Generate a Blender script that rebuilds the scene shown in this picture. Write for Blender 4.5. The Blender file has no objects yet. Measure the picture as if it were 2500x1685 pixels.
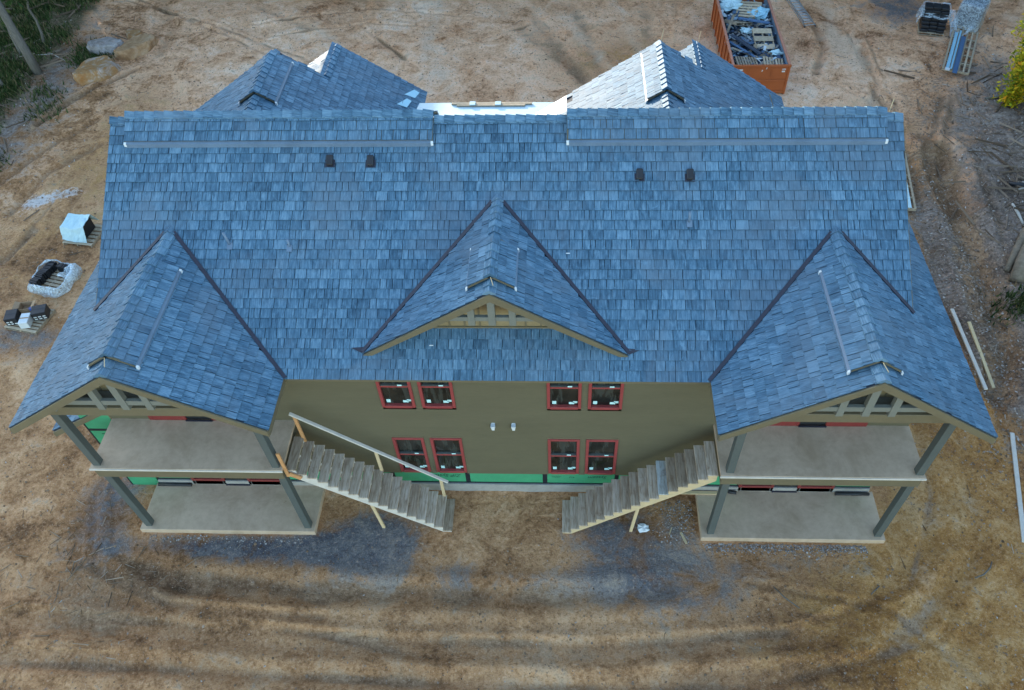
import bpy, math, random
import numpy as np
from mathutils import Vector, Matrix, noise as mnoise
R = math.radians
rnd = random.Random(7)
scene = bpy.context.scene
COL = scene.collection

# ------------------------------------------------------------------ camera
F, PITCH, YAW, ROLL, CX = 1938.1785, 49.9596, 3.4892, -2.3502, 50.2526
CAM = np.array([1.7064, -12.4546, 21.3582])
_t, _y, _r = R(PITCH), R(YAW), R(ROLL)
FW = np.array([-math.sin(_y)*math.cos(_t), math.cos(_y)*math.cos(_t), -math.sin(_t)])
_rt = np.array([math.cos(_y), math.sin(_y), 0]); _up = np.cross(_rt, FW)
RT = math.cos(_r)*_rt + math.sin(_r)*_up
UP = -math.sin(_r)*_rt + math.cos(_r)*_up
cd = bpy.data.cameras.new('camera')
cd.sensor_width = 36; cd.sensor_fit = 'HORIZONTAL'
cd.lens = F/2500*36; cd.shift_x = -CX/2500
cd.clip_end = 3000; cd.clip_start = .1
cam = bpy.data.objects.new('camera', cd); COL.objects.link(cam)
m = Matrix.Identity(4)
for i in range(3):
    m[i][0] = RT[i]; m[i][1] = UP[i]; m[i][2] = -FW[i]; m[i][3] = CAM[i]
cam.matrix_world = m
scene.camera = cam

# ------------------------------------------------------------------ sky, sun, exposure
SUN_EL, SUN_ROT = 11.0, -32.0
world = bpy.data.worlds.new('World'); scene.world = world; world.use_nodes = True
wn = world.node_tree
sky = wn.nodes.new('ShaderNodeTexSky'); sky.sky_type = 'NISHITA'; sky.sun_disc = False
sky.sun_elevation = R(SUN_EL); sky.sun_rotation = R(SUN_ROT); sky.air_density = 1.0; sky.dust_density = .6; sky.ozone_density = 1.2
wn.links.new(sky.outputs[0], wn.nodes['Background'].inputs[0])
wn.nodes['Background'].inputs[1].default_value = .15
S = Vector((math.cos(R(SUN_EL))*math.sin(R(SUN_ROT)), math.cos(R(SUN_EL))*math.cos(R(SUN_ROT)), math.sin(R(SUN_EL))))
sl = bpy.data.lights.new('sun', 'SUN'); sl.energy = 2.0; sl.angle = R(.53); sl.color = (1, .89, .72)
so = bpy.data.objects.new('sun', sl); COL.objects.link(so)
so.rotation_euler = S.to_track_quat('Z', 'Y').to_euler(); so.location = (-30, 40, 40)
vs = scene.view_settings
vs.view_transform = 'Standard'; vs.look = 'None'; vs.exposure = 2.4; vs.gamma = 1; vs.use_curve_mapping = False

# ------------------------------------------------------------------ helpers
GZ = -.5
def ray(u, v): return FW + (u-1250-CX)/F*RT - (v-842.5)/F*UP
def G(u, v, z=GZ):
    d = ray(u, v); t = (z-CAM[2])/d[2]; p = CAM+t*d
    return Vector((p[0], p[1], z))

class M:
    """collects geometry for one mesh"""
    def __init__(s): s.v = []; s.f = []; s.uv = []; s.tint = []
    def add(s, vs_, fs, uvs=None, tint=.5):
        b = len(s.v); s.v += [tuple(p) for p in vs_]
        for k, f in enumerate(fs):
            s.f.append([b+i for i in f]); s.tint.append(tint[k] if isinstance(tint, tuple) else tint)
            s.uv.append(uvs[k] if uvs else [(0, 0)]*len(f))
        return s
    def box(s, x0, x1, y0, y1, z0, z1, tint=.5):
        v = [(x, y, z) for z in (z0, z1) for y in (y0, y1) for x in (x0, x1)]
        return s.add(v, [(0,2,3,1),(4,5,7,6),(0,1,5,4),(2,6,7,3),(0,4,6,2),(1,3,7,5)], tint=tint)
    def obox(s, c, ax, ay, az, tint=.5):
        """oriented box, half-axes ax ay az"""
        c, ax, ay, az = map(Vector, (c, ax, ay, az))
        v = [c+i*ax+j*ay+k*az for k in (-1, 1) for j in (-1, 1) for i in (-1, 1)]
        return s.add(v, [(0,2,3,1),(4,5,7,6),(0,1,5,4),(2,6,7,3),(0,4,6,2),(1,3,7,5)], tint=tint)
    def bar(s, a, b, w, h, upv=(0, 0, 1)):
        """rectangular bar from a to b, width w (sideways), height h (towards upv)"""
        a, b = Vector(a), Vector(b); d = b-a; L = d.length; d.normalize()
        sd = d.cross(Vector(upv)); sd.normalize(); u = sd.cross(d)
        return s.obox((a+b)/2, d*L/2, sd*w/2, u*h/2)
    def prism(s, poly, vec):
        n = len(poly); vec = Vector(vec)
        v = [Vector(p) for p in poly] + [Vector(p)+vec for p in poly]
        f = [tuple(range(n))[::-1], tuple(range(n, 2*n))] + [(i, (i+1) % n, n+(i+1) % n, n+i) for i in range(n)]
        return s.add(v, f)
    def tube(s, pts, rad, n=8, cap=True):
        pts = [Vector(p) for p in pts]; rings = []
        for i, p in enumerate(pts):
            d = (pts[min(i+1, len(pts)-1)]-pts[max(i-1, 0)]).normalized()
            a = d.orthogonal().normalized() if abs(d.z) > .9 else d.cross(Vector((0, 0, 1))).normalized()
            b = d.cross(a); r = rad[i] if isinstance(rad, (list, tuple)) else rad
            rings.append([p+r*(math.cos(2*math.pi*k/n)*a+math.sin(2*math.pi*k/n)*b) for k in range(n)])
        v = [q for rg in rings for q in rg]; f = []
        for i in range(len(pts)-1):
            for k in range(n):
                f.append((i*n+k, i*n+(k+1) % n, (i+1)*n+(k+1) % n, (i+1)*n+k))
        if cap: f += [tuple(range(n))[::-1], tuple(range((len(pts)-1)*n, len(pts)*n))]
        return s.add(v, f)
    def mesh(s, name, mat, smooth=False):
        me = bpy.data.meshes.new(name); me.from_pydata(s.v, [], s.f)
        if any(t != .5 for t in s.tint) or any(u[0] != u[1] for u in s.uv if len(u) > 1):
            ul = me.uv_layers.new(name='uv'); flat = [c for u in s.uv for p in u for c in p]
            ul.data.foreach_set('uv', flat)
            at = me.attributes.new('tint', 'FLOAT', 'FACE'); at.data.foreach_set('value', s.tint)
        if smooth: me.polygons.foreach_set('use_smooth', [True]*len(me.polygons))
        me.materials.append(mat); me.update()
        return me
    def obj(s, name, mat, parent=None, smooth=False, bevel=0):
        o = bpy.data.objects.new(name, s.mesh(name, mat, smooth)); COL.objects.link(o)
        if parent: attach(o, parent)
        if bevel:
            bm = o.modifiers.new('bevel', 'BEVEL'); bm.width = bevel; bm.segments = 1; bm.limit_method = 'ANGLE'
        return o

LOCAL = set()          # things built in their own local space
def attach(o, parent):
    o.parent = parent
    if parent.type == 'EMPTY' and parent.name not in LOCAL:
        o.matrix_parent_inverse = Matrix.Translation(-parent.location)
def tag(o, label, cat=None, group=None, kind=None):
    if label: o['label'] = label
    if cat: o['category'] = cat
    if group: o['group'] = group
    if kind: o['kind'] = kind
    return o
def thing(name, label, cat, loc=(0, 0, 0), rz=0, group=None, local=False):
    o = bpy.data.objects.new(name, None); COL.objects.link(o); o.empty_display_size = .2
    o.location = loc
    if local: LOCAL.add(o.name); o.rotation_euler = (0, 0, rz)
    return tag(o, label, cat, group)
def copy_tree(o, parent=None):
    c = o.copy(); COL.objects.link(c)
    if parent: c.parent = parent
    if o.name in LOCAL: LOCAL.add(c.name)
    for ch in list(o.children): copy_tree(ch, c)
    return c

# ------------------------------------------------------------------ materials
class NT:
    def __init__(s, name):
        s.m = bpy.data.materials.new(name); s.m.use_nodes = True; s.t = s.m.node_tree; s.n = s.t.nodes
        s.b = s.n['Principled BSDF']; s.out = s.n['Material Output']
    def new(s, t, **kw):
        n = s.n.new('ShaderNode'+t)
        for k, v in kw.items(): setattr(n, k, v)
        return n
    def l(s, a, b): s.t.links.new(a, b)
    def noise(s, vec, scale, detail=4, rough=.6, dist=0):
        n = s.new('TexNoise'); n.inputs['Scale'].default_value = scale; n.inputs['Detail'].default_value = detail
        n.inputs['Roughness'].default_value = rough; n.inputs['Distortion'].default_value = dist
        if vec is not None: s.l(vec, n.inputs['Vector'])
        return n.outputs['Fac']
    def ramp(s, fac, stops, interp='LINEAR'):
        n = s.new('ValToRGB'); e = n.color_ramp.elements; n.color_ramp.interpolation = interp
        while len(e) < len(stops): e.new(.5)
        for i, (p, c) in enumerate(stops):
            e[i].position = p; e[i].color = (*c, 1) if not isinstance(c, float) else (c, c, c, 1)
        s.l(fac, n.inputs[0]); return n.outputs[0]
    def mix(s, fac, a, b, mode='MIX'):
        n = s.new('Mix', data_type='RGBA', blend_type=mode)
        for sock, val in ((n.inputs[0], fac), (n.inputs[6], a), (n.inputs[7], b)):
            if hasattr(val, 'links'): s.l(val, sock)
            elif isinstance(val, (int, float)): sock.default_value = val if sock == n.inputs[0] else (val, val, val, 1)
            else: sock.default_value = (*val, 1)
        return n.outputs[2]
    def math(s, op, a, b=0.):
        n = s.new('Math', operation=op)
        for i, val in enumerate((a, b)):
            if hasattr(val, 'links'): s.l(val, n.inputs[i])
            else: n.inputs[i].default_value = val
        return n.outputs[0]
    def coord(s, which='Object', scale=None):
        c = s.new('TexCoord').outputs[which]
        if scale:
            mp = s.new('Mapping'); mp.inputs['Scale'].default_value = scale; s.l(c, mp.inputs['Vector']); c = mp.outputs[0]
        return c
    def attr(s, name): return s.new('Attribute', attribute_name=name)
    def bump(s, h, strength=.3, dist=.02, prev=None):
        n = s.new('Bump'); n.inputs['Strength'].default_value = strength; n.inputs['Distance'].default_value = dist
        s.l(h, n.inputs['Height'])
        if prev is not None: s.l(prev, n.inputs['Normal'])
        return n.outputs[0]
    def fin(s, col=None, rough=None, nrm=None, spec=None, metal=None):
        for key, val in (('Base Color', col), ('Roughness', rough), ('Normal', nrm), ('Specular IOR Level', spec), ('Metallic', metal)):
            if val is None: continue
            i = s.b.inputs[key]
            if hasattr(val, 'links'): s.l(val, i)
            elif isinstance(val, (int, float)): i.default_value = val
            else: i.default_value = (*val, 1)
        return s.m
def simple(name, col, rough=.7, var=.25, scale=3, bump=.15, spec=.4, metal=0, stretch=None, objvar=0.):
    """plain paint, wood, metal ... base colour with uneven wear and a fine relief"""
    k = NT(name); c = k.coord('Object', stretch)
    n1 = k.noise(c, scale, 5, .65); n2 = k.noise(c, scale*9, 3, .6)
    f = k.math('ADD', k.math('MULTIPLY', n1, .65), k.math('MULTIPLY', n2, .35))
    lo = tuple(x*(1-var) for x in col); hi = tuple(min(1, x*(1+var)) for x in col)
    cc = k.ramp(f, [(.3, lo), (.7, hi)])
    if objvar:
        oi = k.new('ObjectInfo').outputs['Random']
        cc = k.mix(1., cc, k.ramp(oi, [(0, (1-objvar,)*3), (1, (1+objvar*.6,)*3)]), 'MULTIPLY')
    return k.fin(cc, rough, k.bump(n2, bump, .01), spec, metal)

def shingle_mat(name, dark, mid, light, warm):
    k = NT(name); uv = k.coord('UV')
    mp = k.new('Mapping'); mp.inputs['Scale'].default_value = (42, 1.3, 1); k.l(uv, mp.inputs['Vector'])
    mp2 = k.new('Mapping'); mp2.inputs['Scale'].default_value = (11, 3.0, 1); k.l(uv, mp2.inputs['Vector'])
    grain = k.noise(mp.outputs[0], 1, 5, .7); blot = k.noise(mp2.outputs[0], 1, 5, .65, .6)
    t = k.attr('tint').outputs['Fac']
    g2 = k.math('ADD', k.math('MULTIPLY', k.math('SUBTRACT', grain, .5), 1.5), k.math('MULTIPLY', k.math('SUBTRACT', blot, .5), 1.3))
    f = k.math('ADD', k.math('ADD', k.math('MULTIPLY', k.math('SUBTRACT', t, .5), .62), g2), .5)
    c = k.ramp(f, [(.08, dark), (.48, mid), (.88, light)])
    w = k.noise(k.coord('Object'), .5, 5, .65, .5)
    c = k.mix(k.ramp(w, [(.47, 0.), (.66, .6)]), c, warm)
    sc = k.noise(k.coord('Object'), 2.6, 6, .78, 1.4)
    c = k.mix(k.ramp(sc, [(.58, 0.), (.72, .32)]), c, tuple(min(1, x*1.6) for x in light))
    return k.fin(c, k.ramp(grain, [(.3, .55), (.7, .75)]), k.bump(grain, .45, .008), .28)
MAT = {}
MAT['shingle'] = shingle_mat('slate_shingle', (.022, .056, .092), (.066, .144, .214), (.150, .262, .352), (.108, .156, .200))
MAT['underlay'] = simple('roof_sheathing', (.012, .02, .034), .8)
MAT['siding'] = simple('olive_siding', (.115, .100, .058), .62, .12, 1.2, .05, .35, stretch=(.4, 1, 2))
MAT['trim'] = simple('olive_trim', (.145, .120, .070), .6, .1, 2, .05)
MAT['panel'] = simple('tan_panel', (.24, .185, .095), .7, .15, 2)
MAT['post'] = simple('green_grey_paint', (.085, .098, .090), .6, .1, 2, .04)
MAT['truss'] = simple('pale_grey_green_paint', (.165, .170, .142), .62, .1, 3, .05)
MAT['red'] = simple('red_vinyl', (.28, .050, .047), .45, .12, 4, .03)
MAT['darkred'] = simple('dark_red_vinyl', (.20, .032, .028), .5, .12, 4, .03)
MAT['valley'] = simple('dark_valley_metal', (.022, .022, .036), .45, .3, 4, .05, .5)
MAT['ventmetal'] = simple('blue_grey_metal', (.12, .18, .25), .42, .2, 3, .05, .5)
MAT['white'] = simple('white_plastic', (.62, .66, .66), .5, .05, 5, .02)
MAT['black'] = simple('black_plastic', (.02, .021, .024), .45, .3, 5, .05)
MAT['sticker'] = simple('pale_sticker', (.50, .78, .76), .6, .06, 6, .01)
MAT['green'] = simple('green_sheathing', (.05, .29, .14), .6, .14, 2.5, .05)
MAT['tape'] = simple('black_tape', (.012, .016, .022), .5, .3, 6, .05)
MAT['ink'] = simple('dark_green_ink', (.008, .06, .035), .7, .1, 6, 0)
MAT['lumber'] = simple('fresh_lumber', (.56, .43, .25), .75, .16, 5, .12, .2, stretch=(1, 6, 6))
MAT['railwood'] = simple('pale_lumber', (.56, .52, .45), .75, .14, 5, .12, .2)
MAT['oldwood'] = simple('weathered_lumber', (.30, .25, .185), .85, .3, 6, .2, .15, objvar=.2)
MAT['oranglumber'] = simple('orange_lumber', (.50, .26, .11), .75, .2, 6, .1, .2)
MAT['pallet'] = simple('pallet_wood', (.43, .35, .245), .85, .28, 7, .2, .15, objvar=.22)
MAT['membrane'] = simple('roof_underlayment', (.50, .62, .64), .5, .1, 2, .1)
MAT['cyan'] = simple('pale_blue_wrap', (.46, .64, .68), .55, .08, 2, .1)
MAT['orange'] = simple('rusty_orange_steel', (.38, .098, .026), .5, .16, 2.2, .08)
MAT['rimrust'] = simple('faded_orange_steel', (.46, .20, .13), .6, .2, 5, .1)
MAT['insteel'] = simple('inner_blue_grey_steel', (.19, .27, .35), .6, .35, 2, .1)
MAT['alum'] = simple('aluminium', (.55, .58, .60), .35, .1, 5, .03, .5, .75)
MAT['bluesheet'] = simple('blue_metal_trim', (.06, .13, .24), .4, .1, 3, .02, .5)
MAT['cyansheet'] = simple('light_blue_metal_trim', (.30, .55, .66), .35, .1, 3, .02, .5)
MAT['blacksheet'] = simple('dark_sheet', (.03, .045, .07), .5, .4, 3, .1)
MAT['card'] = simple('cardboard', (.36, .24, .14), .85, .2, 6, .05)
MAT['bark'] = simple('grey_bark', (.155, .145, .125), .9, .4, 4, .6, .1, stretch=(4, 4, .6))
MAT['deadwood'] = simple('dead_wood', (.22, .18, .13), .9, .4, 6, .5, .1)
def concrete(name, base, stain):
    k = NT(name); c = k.coord()
    a = k.noise(c, .9, 6, .7, .6); b = k.noise(c, 6, 5, .7); d = k.noise(c, 60, 2, .5)
    cc = k.ramp(a, [(.3, stain), (.52, base), (.75, tuple(x*1.14 for x in base))])
    cc = k.mix(k.ramp(b, [(.3, .22), (.6, 0.)]), cc, tuple(x*.55 for x in stain))
    cc = k.mix(k.ramp(k.noise(c, 2.3, 5, .8, 1), [(.64, 0.), (.72, .5)]), cc, (.23, .15, .075))
    return k.fin(cc, .85, k.bump(d, .15, .005), .2)
MAT['concrete'] = concrete('porch_concrete', (.52, .39, .27), (.41, .30, .195))
MAT['foundation'] = concrete('foundation_concrete', (.33, .32, .29), (.25, .23, .2))
def tread_mat(name, tint):
    k = NT(name); c = k.coord('Object', (9, 1, 9)); r = k.new('ObjectInfo').outputs['Random']
    a = k.noise(c, 2.2, 5, .6, .3); cc = k.ramp(a, [(.36, (.32, .235, .155)), (.5, (.45, .355, .255)), (.66, (.55, .455, .345))])
    cc = k.mix(1., cc, k.ramp(r, [(0, (.72, .70, .66)), (.5, (.95, .95, .95)), (1, (1.12, 1.16, 1.2))]), 'MULTIPLY')
    cc = k.mix(k.ramp(k.noise(k.coord(), 3.2, 4, .7), [(.58, 0.), (.72, .55)]), cc, (.17, .09, .045))
    cc = k.mix(1., cc, tint, 'MULTIPLY')
    return k.fin(cc, .8, k.bump(a, .2, .006), .2)
MAT['tread'] = tread_mat('muddy_stair_tread', (1, 1, 1))
MAT['bluetread'] = tread_mat('bluish_stair_tread', (.95, 1.25, 1.6))
def glass_mat():
    k = NT('dark_window_glass'); c = k.coord()
    a = k.noise(c, 1.1, 3, .5); b_ = k.noise(k.coord('Object', (5, 1, .8)), 1.0, 3, .6)
    cc = k.mix(k.ramp(b_, [(.5, 0.), (.58, .55)]), k.ramp(a, [(.35, (.006, .007, .006)), (.7, (.035, .03, .022))]), (.06, .065, .055))  # upright paler blotches painted into the glass as soft reflections
    return k.fin(cc, .06, None, .6)
MAT['glass'] = glass_mat()
def film_mat(name, lo, hi):
    k = NT(name); c = k.coord()
    a = k.noise(c, 5, 6, .75, 2.2)
    tr = k.new('BsdfTransparent'); mx = k.new('MixShader')
    k.b.inputs['Base Color'].default_value = (.70, .82, .88, 1); k.b.inputs['Roughness'].default_value = .25
    k.l(k.bump(a, .7, .03), k.b.inputs['Normal'])
    k.l(k.ramp(a, [(.38, lo), (.62, hi)]), mx.inputs[0]); k.l(tr.outputs[0], mx.inputs[1]); k.l(k.b.outputs[0], mx.inputs[2])
    k.l(mx.outputs[0], k.out.inputs['Surface']); return k.m
MAT['film'] = film_mat('clear_plastic_film', .10, .66)
MAT['whitefilm'] = film_mat('milky_plastic_film', .22, .92)
def leaf_mat(name, stops, trans=.25):
    k = NT(name); t = k.attr('tint').outputs['Fac']
    k.fin(k.ramp(t, stops), .7, None, .2)
    return k.m
MAT['leaf'] = leaf_mat('green_leaves', [(0, (.02, .045, .012)), (.5, (.045, .085, .02)), (1, (.11, .12, .03))])
MAT['yleaf'] = leaf_mat('yellow_green_leaves', [(0, (.07, .12, .01)), (.35, (.22, .26, .012)), (.7, (.62, .44, .015)), (1, (.75, .33, .02))])
MAT['litter'] = leaf_mat('dry_leaves', [(0, (.10, .065, .04)), (.45, (.22, .16, .11)), (.8, (.32, .25, .19)), (1, (.46, .42, .37))])
MAT['weed'] = leaf_mat('undergrowth_blades', [(0, (.02, .04, .01)), (.45, (.05, .085, .02)), (.7, (.11, .12, .04)), (1, (.24, .17, .09))])
MAT['gravel'] = leaf_mat('gravel_stones', [(0, (.12, .09, .07)), (.6, (.24, .20, .17)), (1, (.42, .40, .38))])
def rock_mat(name, cols):
    k = NT(name); c = k.coord()
    a = k.noise(c, 1.6, 6, .7, 1.); b = k.noise(c, 14, 4, .7)
    cc = k.ramp(a, [(.34, cols[0]), (.5, cols[1]), (.66, cols[2])])
    cc = k.mix(.25, cc, k.ramp(b, [(.3, (.1, .08, .06)), (.7, (.6, .55, .48))]), 'OVERLAY')
    return k.fin(cc, .85, k.bump(b, .6, .03), .2)
def ground_mat():
    k = NT('bare_earth'); c = k.coord()
    big = k.noise(c, .13, 5, .6, .8); mid = k.noise(c, .8, 7, .68, .6); fine = k.noise(c, 5.5, 6, .72); grit = k.noise(c, 26, 4, .7)
    vor = k.new('TexVoronoi'); vor.inputs['Scale'].default_value = 2.6; vor.inputs['Randomness'].default_value = 1
    k.l(c, vor.inputs['Vector'])
    f = k.math('ADD', k.math('MULTIPLY', big, .30), k.math('ADD', k.math('MULTIPLY', mid, .45), k.math('MULTIPLY', fine, .25)))
    st = [.385, .455, .525, .60]
    def pal(*c): return k.ramp(f, list(zip(st, c)))
    soil = pal((.130, .060, .024), (.345, .170, .073), (.530, .287, .135), (.70, .43, .24))
    pink = pal((.29, .130, .058), (.65, .350, .185), (.83, .505, .305), (.90, .65, .46))
    rust = pal((.130, .050, .013), (.300, .132, .034), (.430, .215, .068), (.54, .32, .14))
    mud = pal((.040, .040, .044), (.085, .090, .105), (.15, .145, .145), (.29, .24, .195))
    damp = pal((.075, .042, .020), (.185, .102, .052), (.31, .185, .10), (.44, .29, .17))
    woods = pal((.025, .030, .013), (.07, .07, .03), (.15, .12, .065), (.28, .22, .14))
    leafy = pal((.04, .03, .026), (.13, .10, .08), (.24, .19, .155), (.36, .31, .27))
    def soft(name):
        a = k.attr(name).outputs['Fac']
        return k.ramp(k.math('ADD', a, k.math('ADD', k.math('MULTIPLY', k.math('SUBTRACT', mid, .5), 1.7), k.math('MULTIPLY', k.math('SUBTRACT', fine, .5), .8))), [(.28, 0.), (.66, 1.)])
    c0 = k.mix(soft('pink'), soil, pink)
    c0 = k.mix(soft('rust'), c0, rust)
    c0 = k.mix(soft('leafy'), c0, leafy)
    c0 = k.mix(soft('damp'), c0, damp)
    c0 = k.mix(soft('mud'), c0, mud)
    c0 = k.mix(soft('woods'), c0, woods)
    ch = k.ramp(k.math('ADD', k.attr('chalk').outputs['Fac'], k.math('MULTIPLY', k.math('SUBTRACT', fine, .5), 1.6)), [(.5, 0.), (.8, .8)])
    c0 = k.mix(ch, c0, (.66, .64, .62))
    c0 = k.mix(k.ramp(grit, [(.56, 0.), (.70, .5)]), c0, (.60, .46, .34))
    c0 = k.mix(k.ramp(grit, [(.30, .6), (.43, 0.)]), c0, (.085, .052, .030))
    pl_ = k.ramp(k.math('ADD', k.attr('pale').outputs['Fac'], k.math('MULTIPLY', k.math('SUBTRACT', mid, .5), 1.2)), [(.35, 0.), (.7, .7)])
    c0 = k.mix(pl_, c0, k.mix(fine, (.60, .40, .25), (.78, .58, .42)))
    clod = k.noise(c, 11, 5, .75, .8)  # dark and pale noise paints cavity shading the bump hardly gives
    c0 = k.mix(k.ramp(clod, [(.36, .55), (.46, 0.)]), c0, (.11, .055, .024))
    c0 = k.mix(k.ramp(clod, [(.56, 0.), (.67, .38)]), c0, (.70, .47, .30))
    trn = k.math('MULTIPLY', k.attr('tread').outputs['Fac'], k.ramp(mid, [(.44, 0.), (.58, .8)]))
    wv = k.new('TexWave'); wv.inputs['Scale'].default_value = 1.5; wv.inputs['Distortion'].default_value = 6; wv.bands_direction = 'Y'; wv.inputs['Detail'].default_value = 3
    k.l(c, wv.inputs['Vector'])
    h = k.math('ADD', k.math('MULTIPLY', fine, .7), k.math('MULTIPLY', k.math('MULTIPLY', wv.outputs['Fac'], trn), .9))
    c0 = k.mix(k.math('MULTIPLY', k.ramp(wv.outputs['Fac'], [(.25, .4), (.5, 0.)]), trn), c0, (.12, .065, .03))
    n = k.bump(h, .85, .10); n = k.bump(grit, .5, .02, n); n = k.bump(mid, .5, .18, n)
    return k.fin(c0, .9, n, .15)
MAT['ground'] = ground_mat()

# ------------------------------------------------------------------ ground
rng = np.random.default_rng(5)
def vnoise(x, y, seed):
    r = np.random.default_rng(seed).random((64, 64))
    xi = np.floor(x).astype(int); yi = np.floor(y).astype(int); fx = x-xi; fy = y-yi
    fx = fx*fx*(3-2*fx); fy = fy*fy*(3-2*fy)
    g = lambda a, b: r[a % 64, b % 64]
    return (g(xi, yi)*(1-fx)+g(xi+1, yi)*fx)*(1-fy)+(g(xi, yi+1)*(1-fx)+g(xi+1, yi+1)*fx)*fy - .5
def fbm(x, y, seed, o=5, lac=2.03, gain=.55):
    s = 0; a = 1; fq = 1
    for i in range(o):
        s = s+a*vnoise(x*fq+i*7.3, y*fq-i*3.1, seed+i); a *= gain; fq *= lac
    return s
def seg_dist(x, y, pts):
    d = np.full(x.shape, 1e9)
    for (ax, ay), (bx, by) in zip(pts[:-1], pts[1:]):
        vx, vy = bx-ax, by-ay; t = np.clip(((x-ax)*vx+(y-ay)*vy)/(vx*vx+vy*vy), 0, 1)
        d = np.minimum(d, np.hypot(x-ax-t*vx, y-ay-t*vy))
    return d
def blob(x, y, cx, cy, rx, ry, rot=0):
    c, s = math.cos(R(rot)), math.sin(R(rot)); dx, dy = x-cx, y-cy
    return np.clip(1.4-np.hypot((dx*c+dy*s)/rx, (-dx*s+dy*c)/ry), 0, 1)
def pp(*uv): return [tuple(G(u, v)[:2]) for u, v in uv]
DITCH = pp((2300, 380), (2330, 480), (2370, 590), (2400, 660), (2440, 800), (2470, 860), (2440, 960))
DITCH2 = pp((2250, 330), (2262, 380), (2275, 440), (2340, 560))
TRENCH = [(-10.6, -2.9), (-9.3, -3.2), (-6.2, -3.35), (-2.7, -3.42), (0.5, -3.45), (3.2, -3.32), (4.8, -3.1)]
RUTS = [pp((1395, 10), (1440, 90), (1490, 235)), pp((1570, 10), (1600, 120), (1640, 250)), pp((1290, 20), (1380, 130), (1450, 225)),
        pp((1210, 10), (1300, 90), (1420, 190)), pp((640, 20), (760, 70)), pp((920, 100), (980, 140)), pp((400, 0), (425, 70), (390, 130))]
FURROWS = [pp((2160, 250), (2175, 330), (2205, 470)), pp((2185, 240), (2200, 330), (2235, 480)), pp((2300, 230), (2280, 320), (2262, 420)), pp((2330, 240), (2310, 330), (2300, 420)),
           pp((0, 450), (110, 365), (240, 290)), pp((20, 520), (120, 420), (250, 350)), pp((60, 330), (180, 240), (330, 170)), pp((0, 640), (90, 560)), pp((100, 300), (230, 215)),
           pp((2120, 300), (2140, 200), (2100, 120)), pp((1990, 180), (2010, 110), (1985, 60)), pp((2390, 420), (2440, 560), (2470, 700)), pp((2330, 620), (2360, 720), (2400, 860), (2440, 1040))]
def shift(p, d): return [(x+d*.0, y+d) for x, y in p]
THIN = []
for base_, offs in (([(-14, -4.1), (-9, -4.45), (-3, -4.75), (3, -4.75), (8, -4.3), (11.6, -2.9), (13, 0), (13.3, 5)], (0,)), ([(-14, -5.6), (-6, -5.75), (1, -5.95), (7, -5.8), (12, -4.4), (14.5, -1)], (0,)),
                    ([(-12.5, 3), (-13, -.5), (-12.2, -2.8), (-9.5, -3.9), (-5, -4.2)], (0, .45)), ([(-8.5, -4.2), (-5, -4.6), (-1.5, -5.3)], (0,)), ([(7, -2.9), (10.8, -3.6), (12.8, -5.6)], (0,))):
    for o_ in offs: THIN.append([(x+(o_ if abs(x) > 11.5 else 0), y+o_) for x, y in base_])
THIN += [pp((300, 0), (520, 60), (760, 150)), pp((340, 0), (560, 90), (780, 190)), pp((620, 60), (900, 20), (1150, 40)), pp((640, 90), (900, 55), (1160, 70)), pp((1000, 220), (1100, 120), (1290, 60)), pp((880, 60), (1010, 160)),
         pp((1860, 100), (1960, 160), (2130, 250)), pp((2030, 0), (2090, 130), (2150, 260)), pp((2070, 0), (2130, 130), (2185, 250)), pp((30, 700), (140, 560), (230, 430)), pp((0, 660), (110, 520), (200, 400))]
PALE = [pp((1330, 0), (1450, 120), (1560, 260)), pp((1500, 0), (1560, 120), (1610, 250)), pp((700, 0), (840, 120)), pp((1080, 0), (1040, 120), (1100, 230)), pp((2080, 100), (2120, 230), (2125, 290)), pp((2010, 0), (2040, 120)),
        [(-13, -4.9), (-4, -5.4), (3, -5.4), (9.6, -4.8), (13.2, -1.7), (13.9, 3)], [(-10, -2.7), (-6, -2.6)], [(12.0, -3), (12.6, 1), (13, 5)]]
TRACKS = [pp((2215, 215), (2225, 330), (2250, 520), (2300, 760)), pp((2290, 190), (2255, 330), (2290, 520))]
FRONT = [[(-14, -4.4), (-6, -4.9), (2, -5.0), (9, -4.4), (12.6, -1.6), (13.3, 3)], [(-14, -5.4), (-6, -5.8), (3, -5.9), (10, -5.2), (14, -1.8), (14.6, 3)]]
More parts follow.
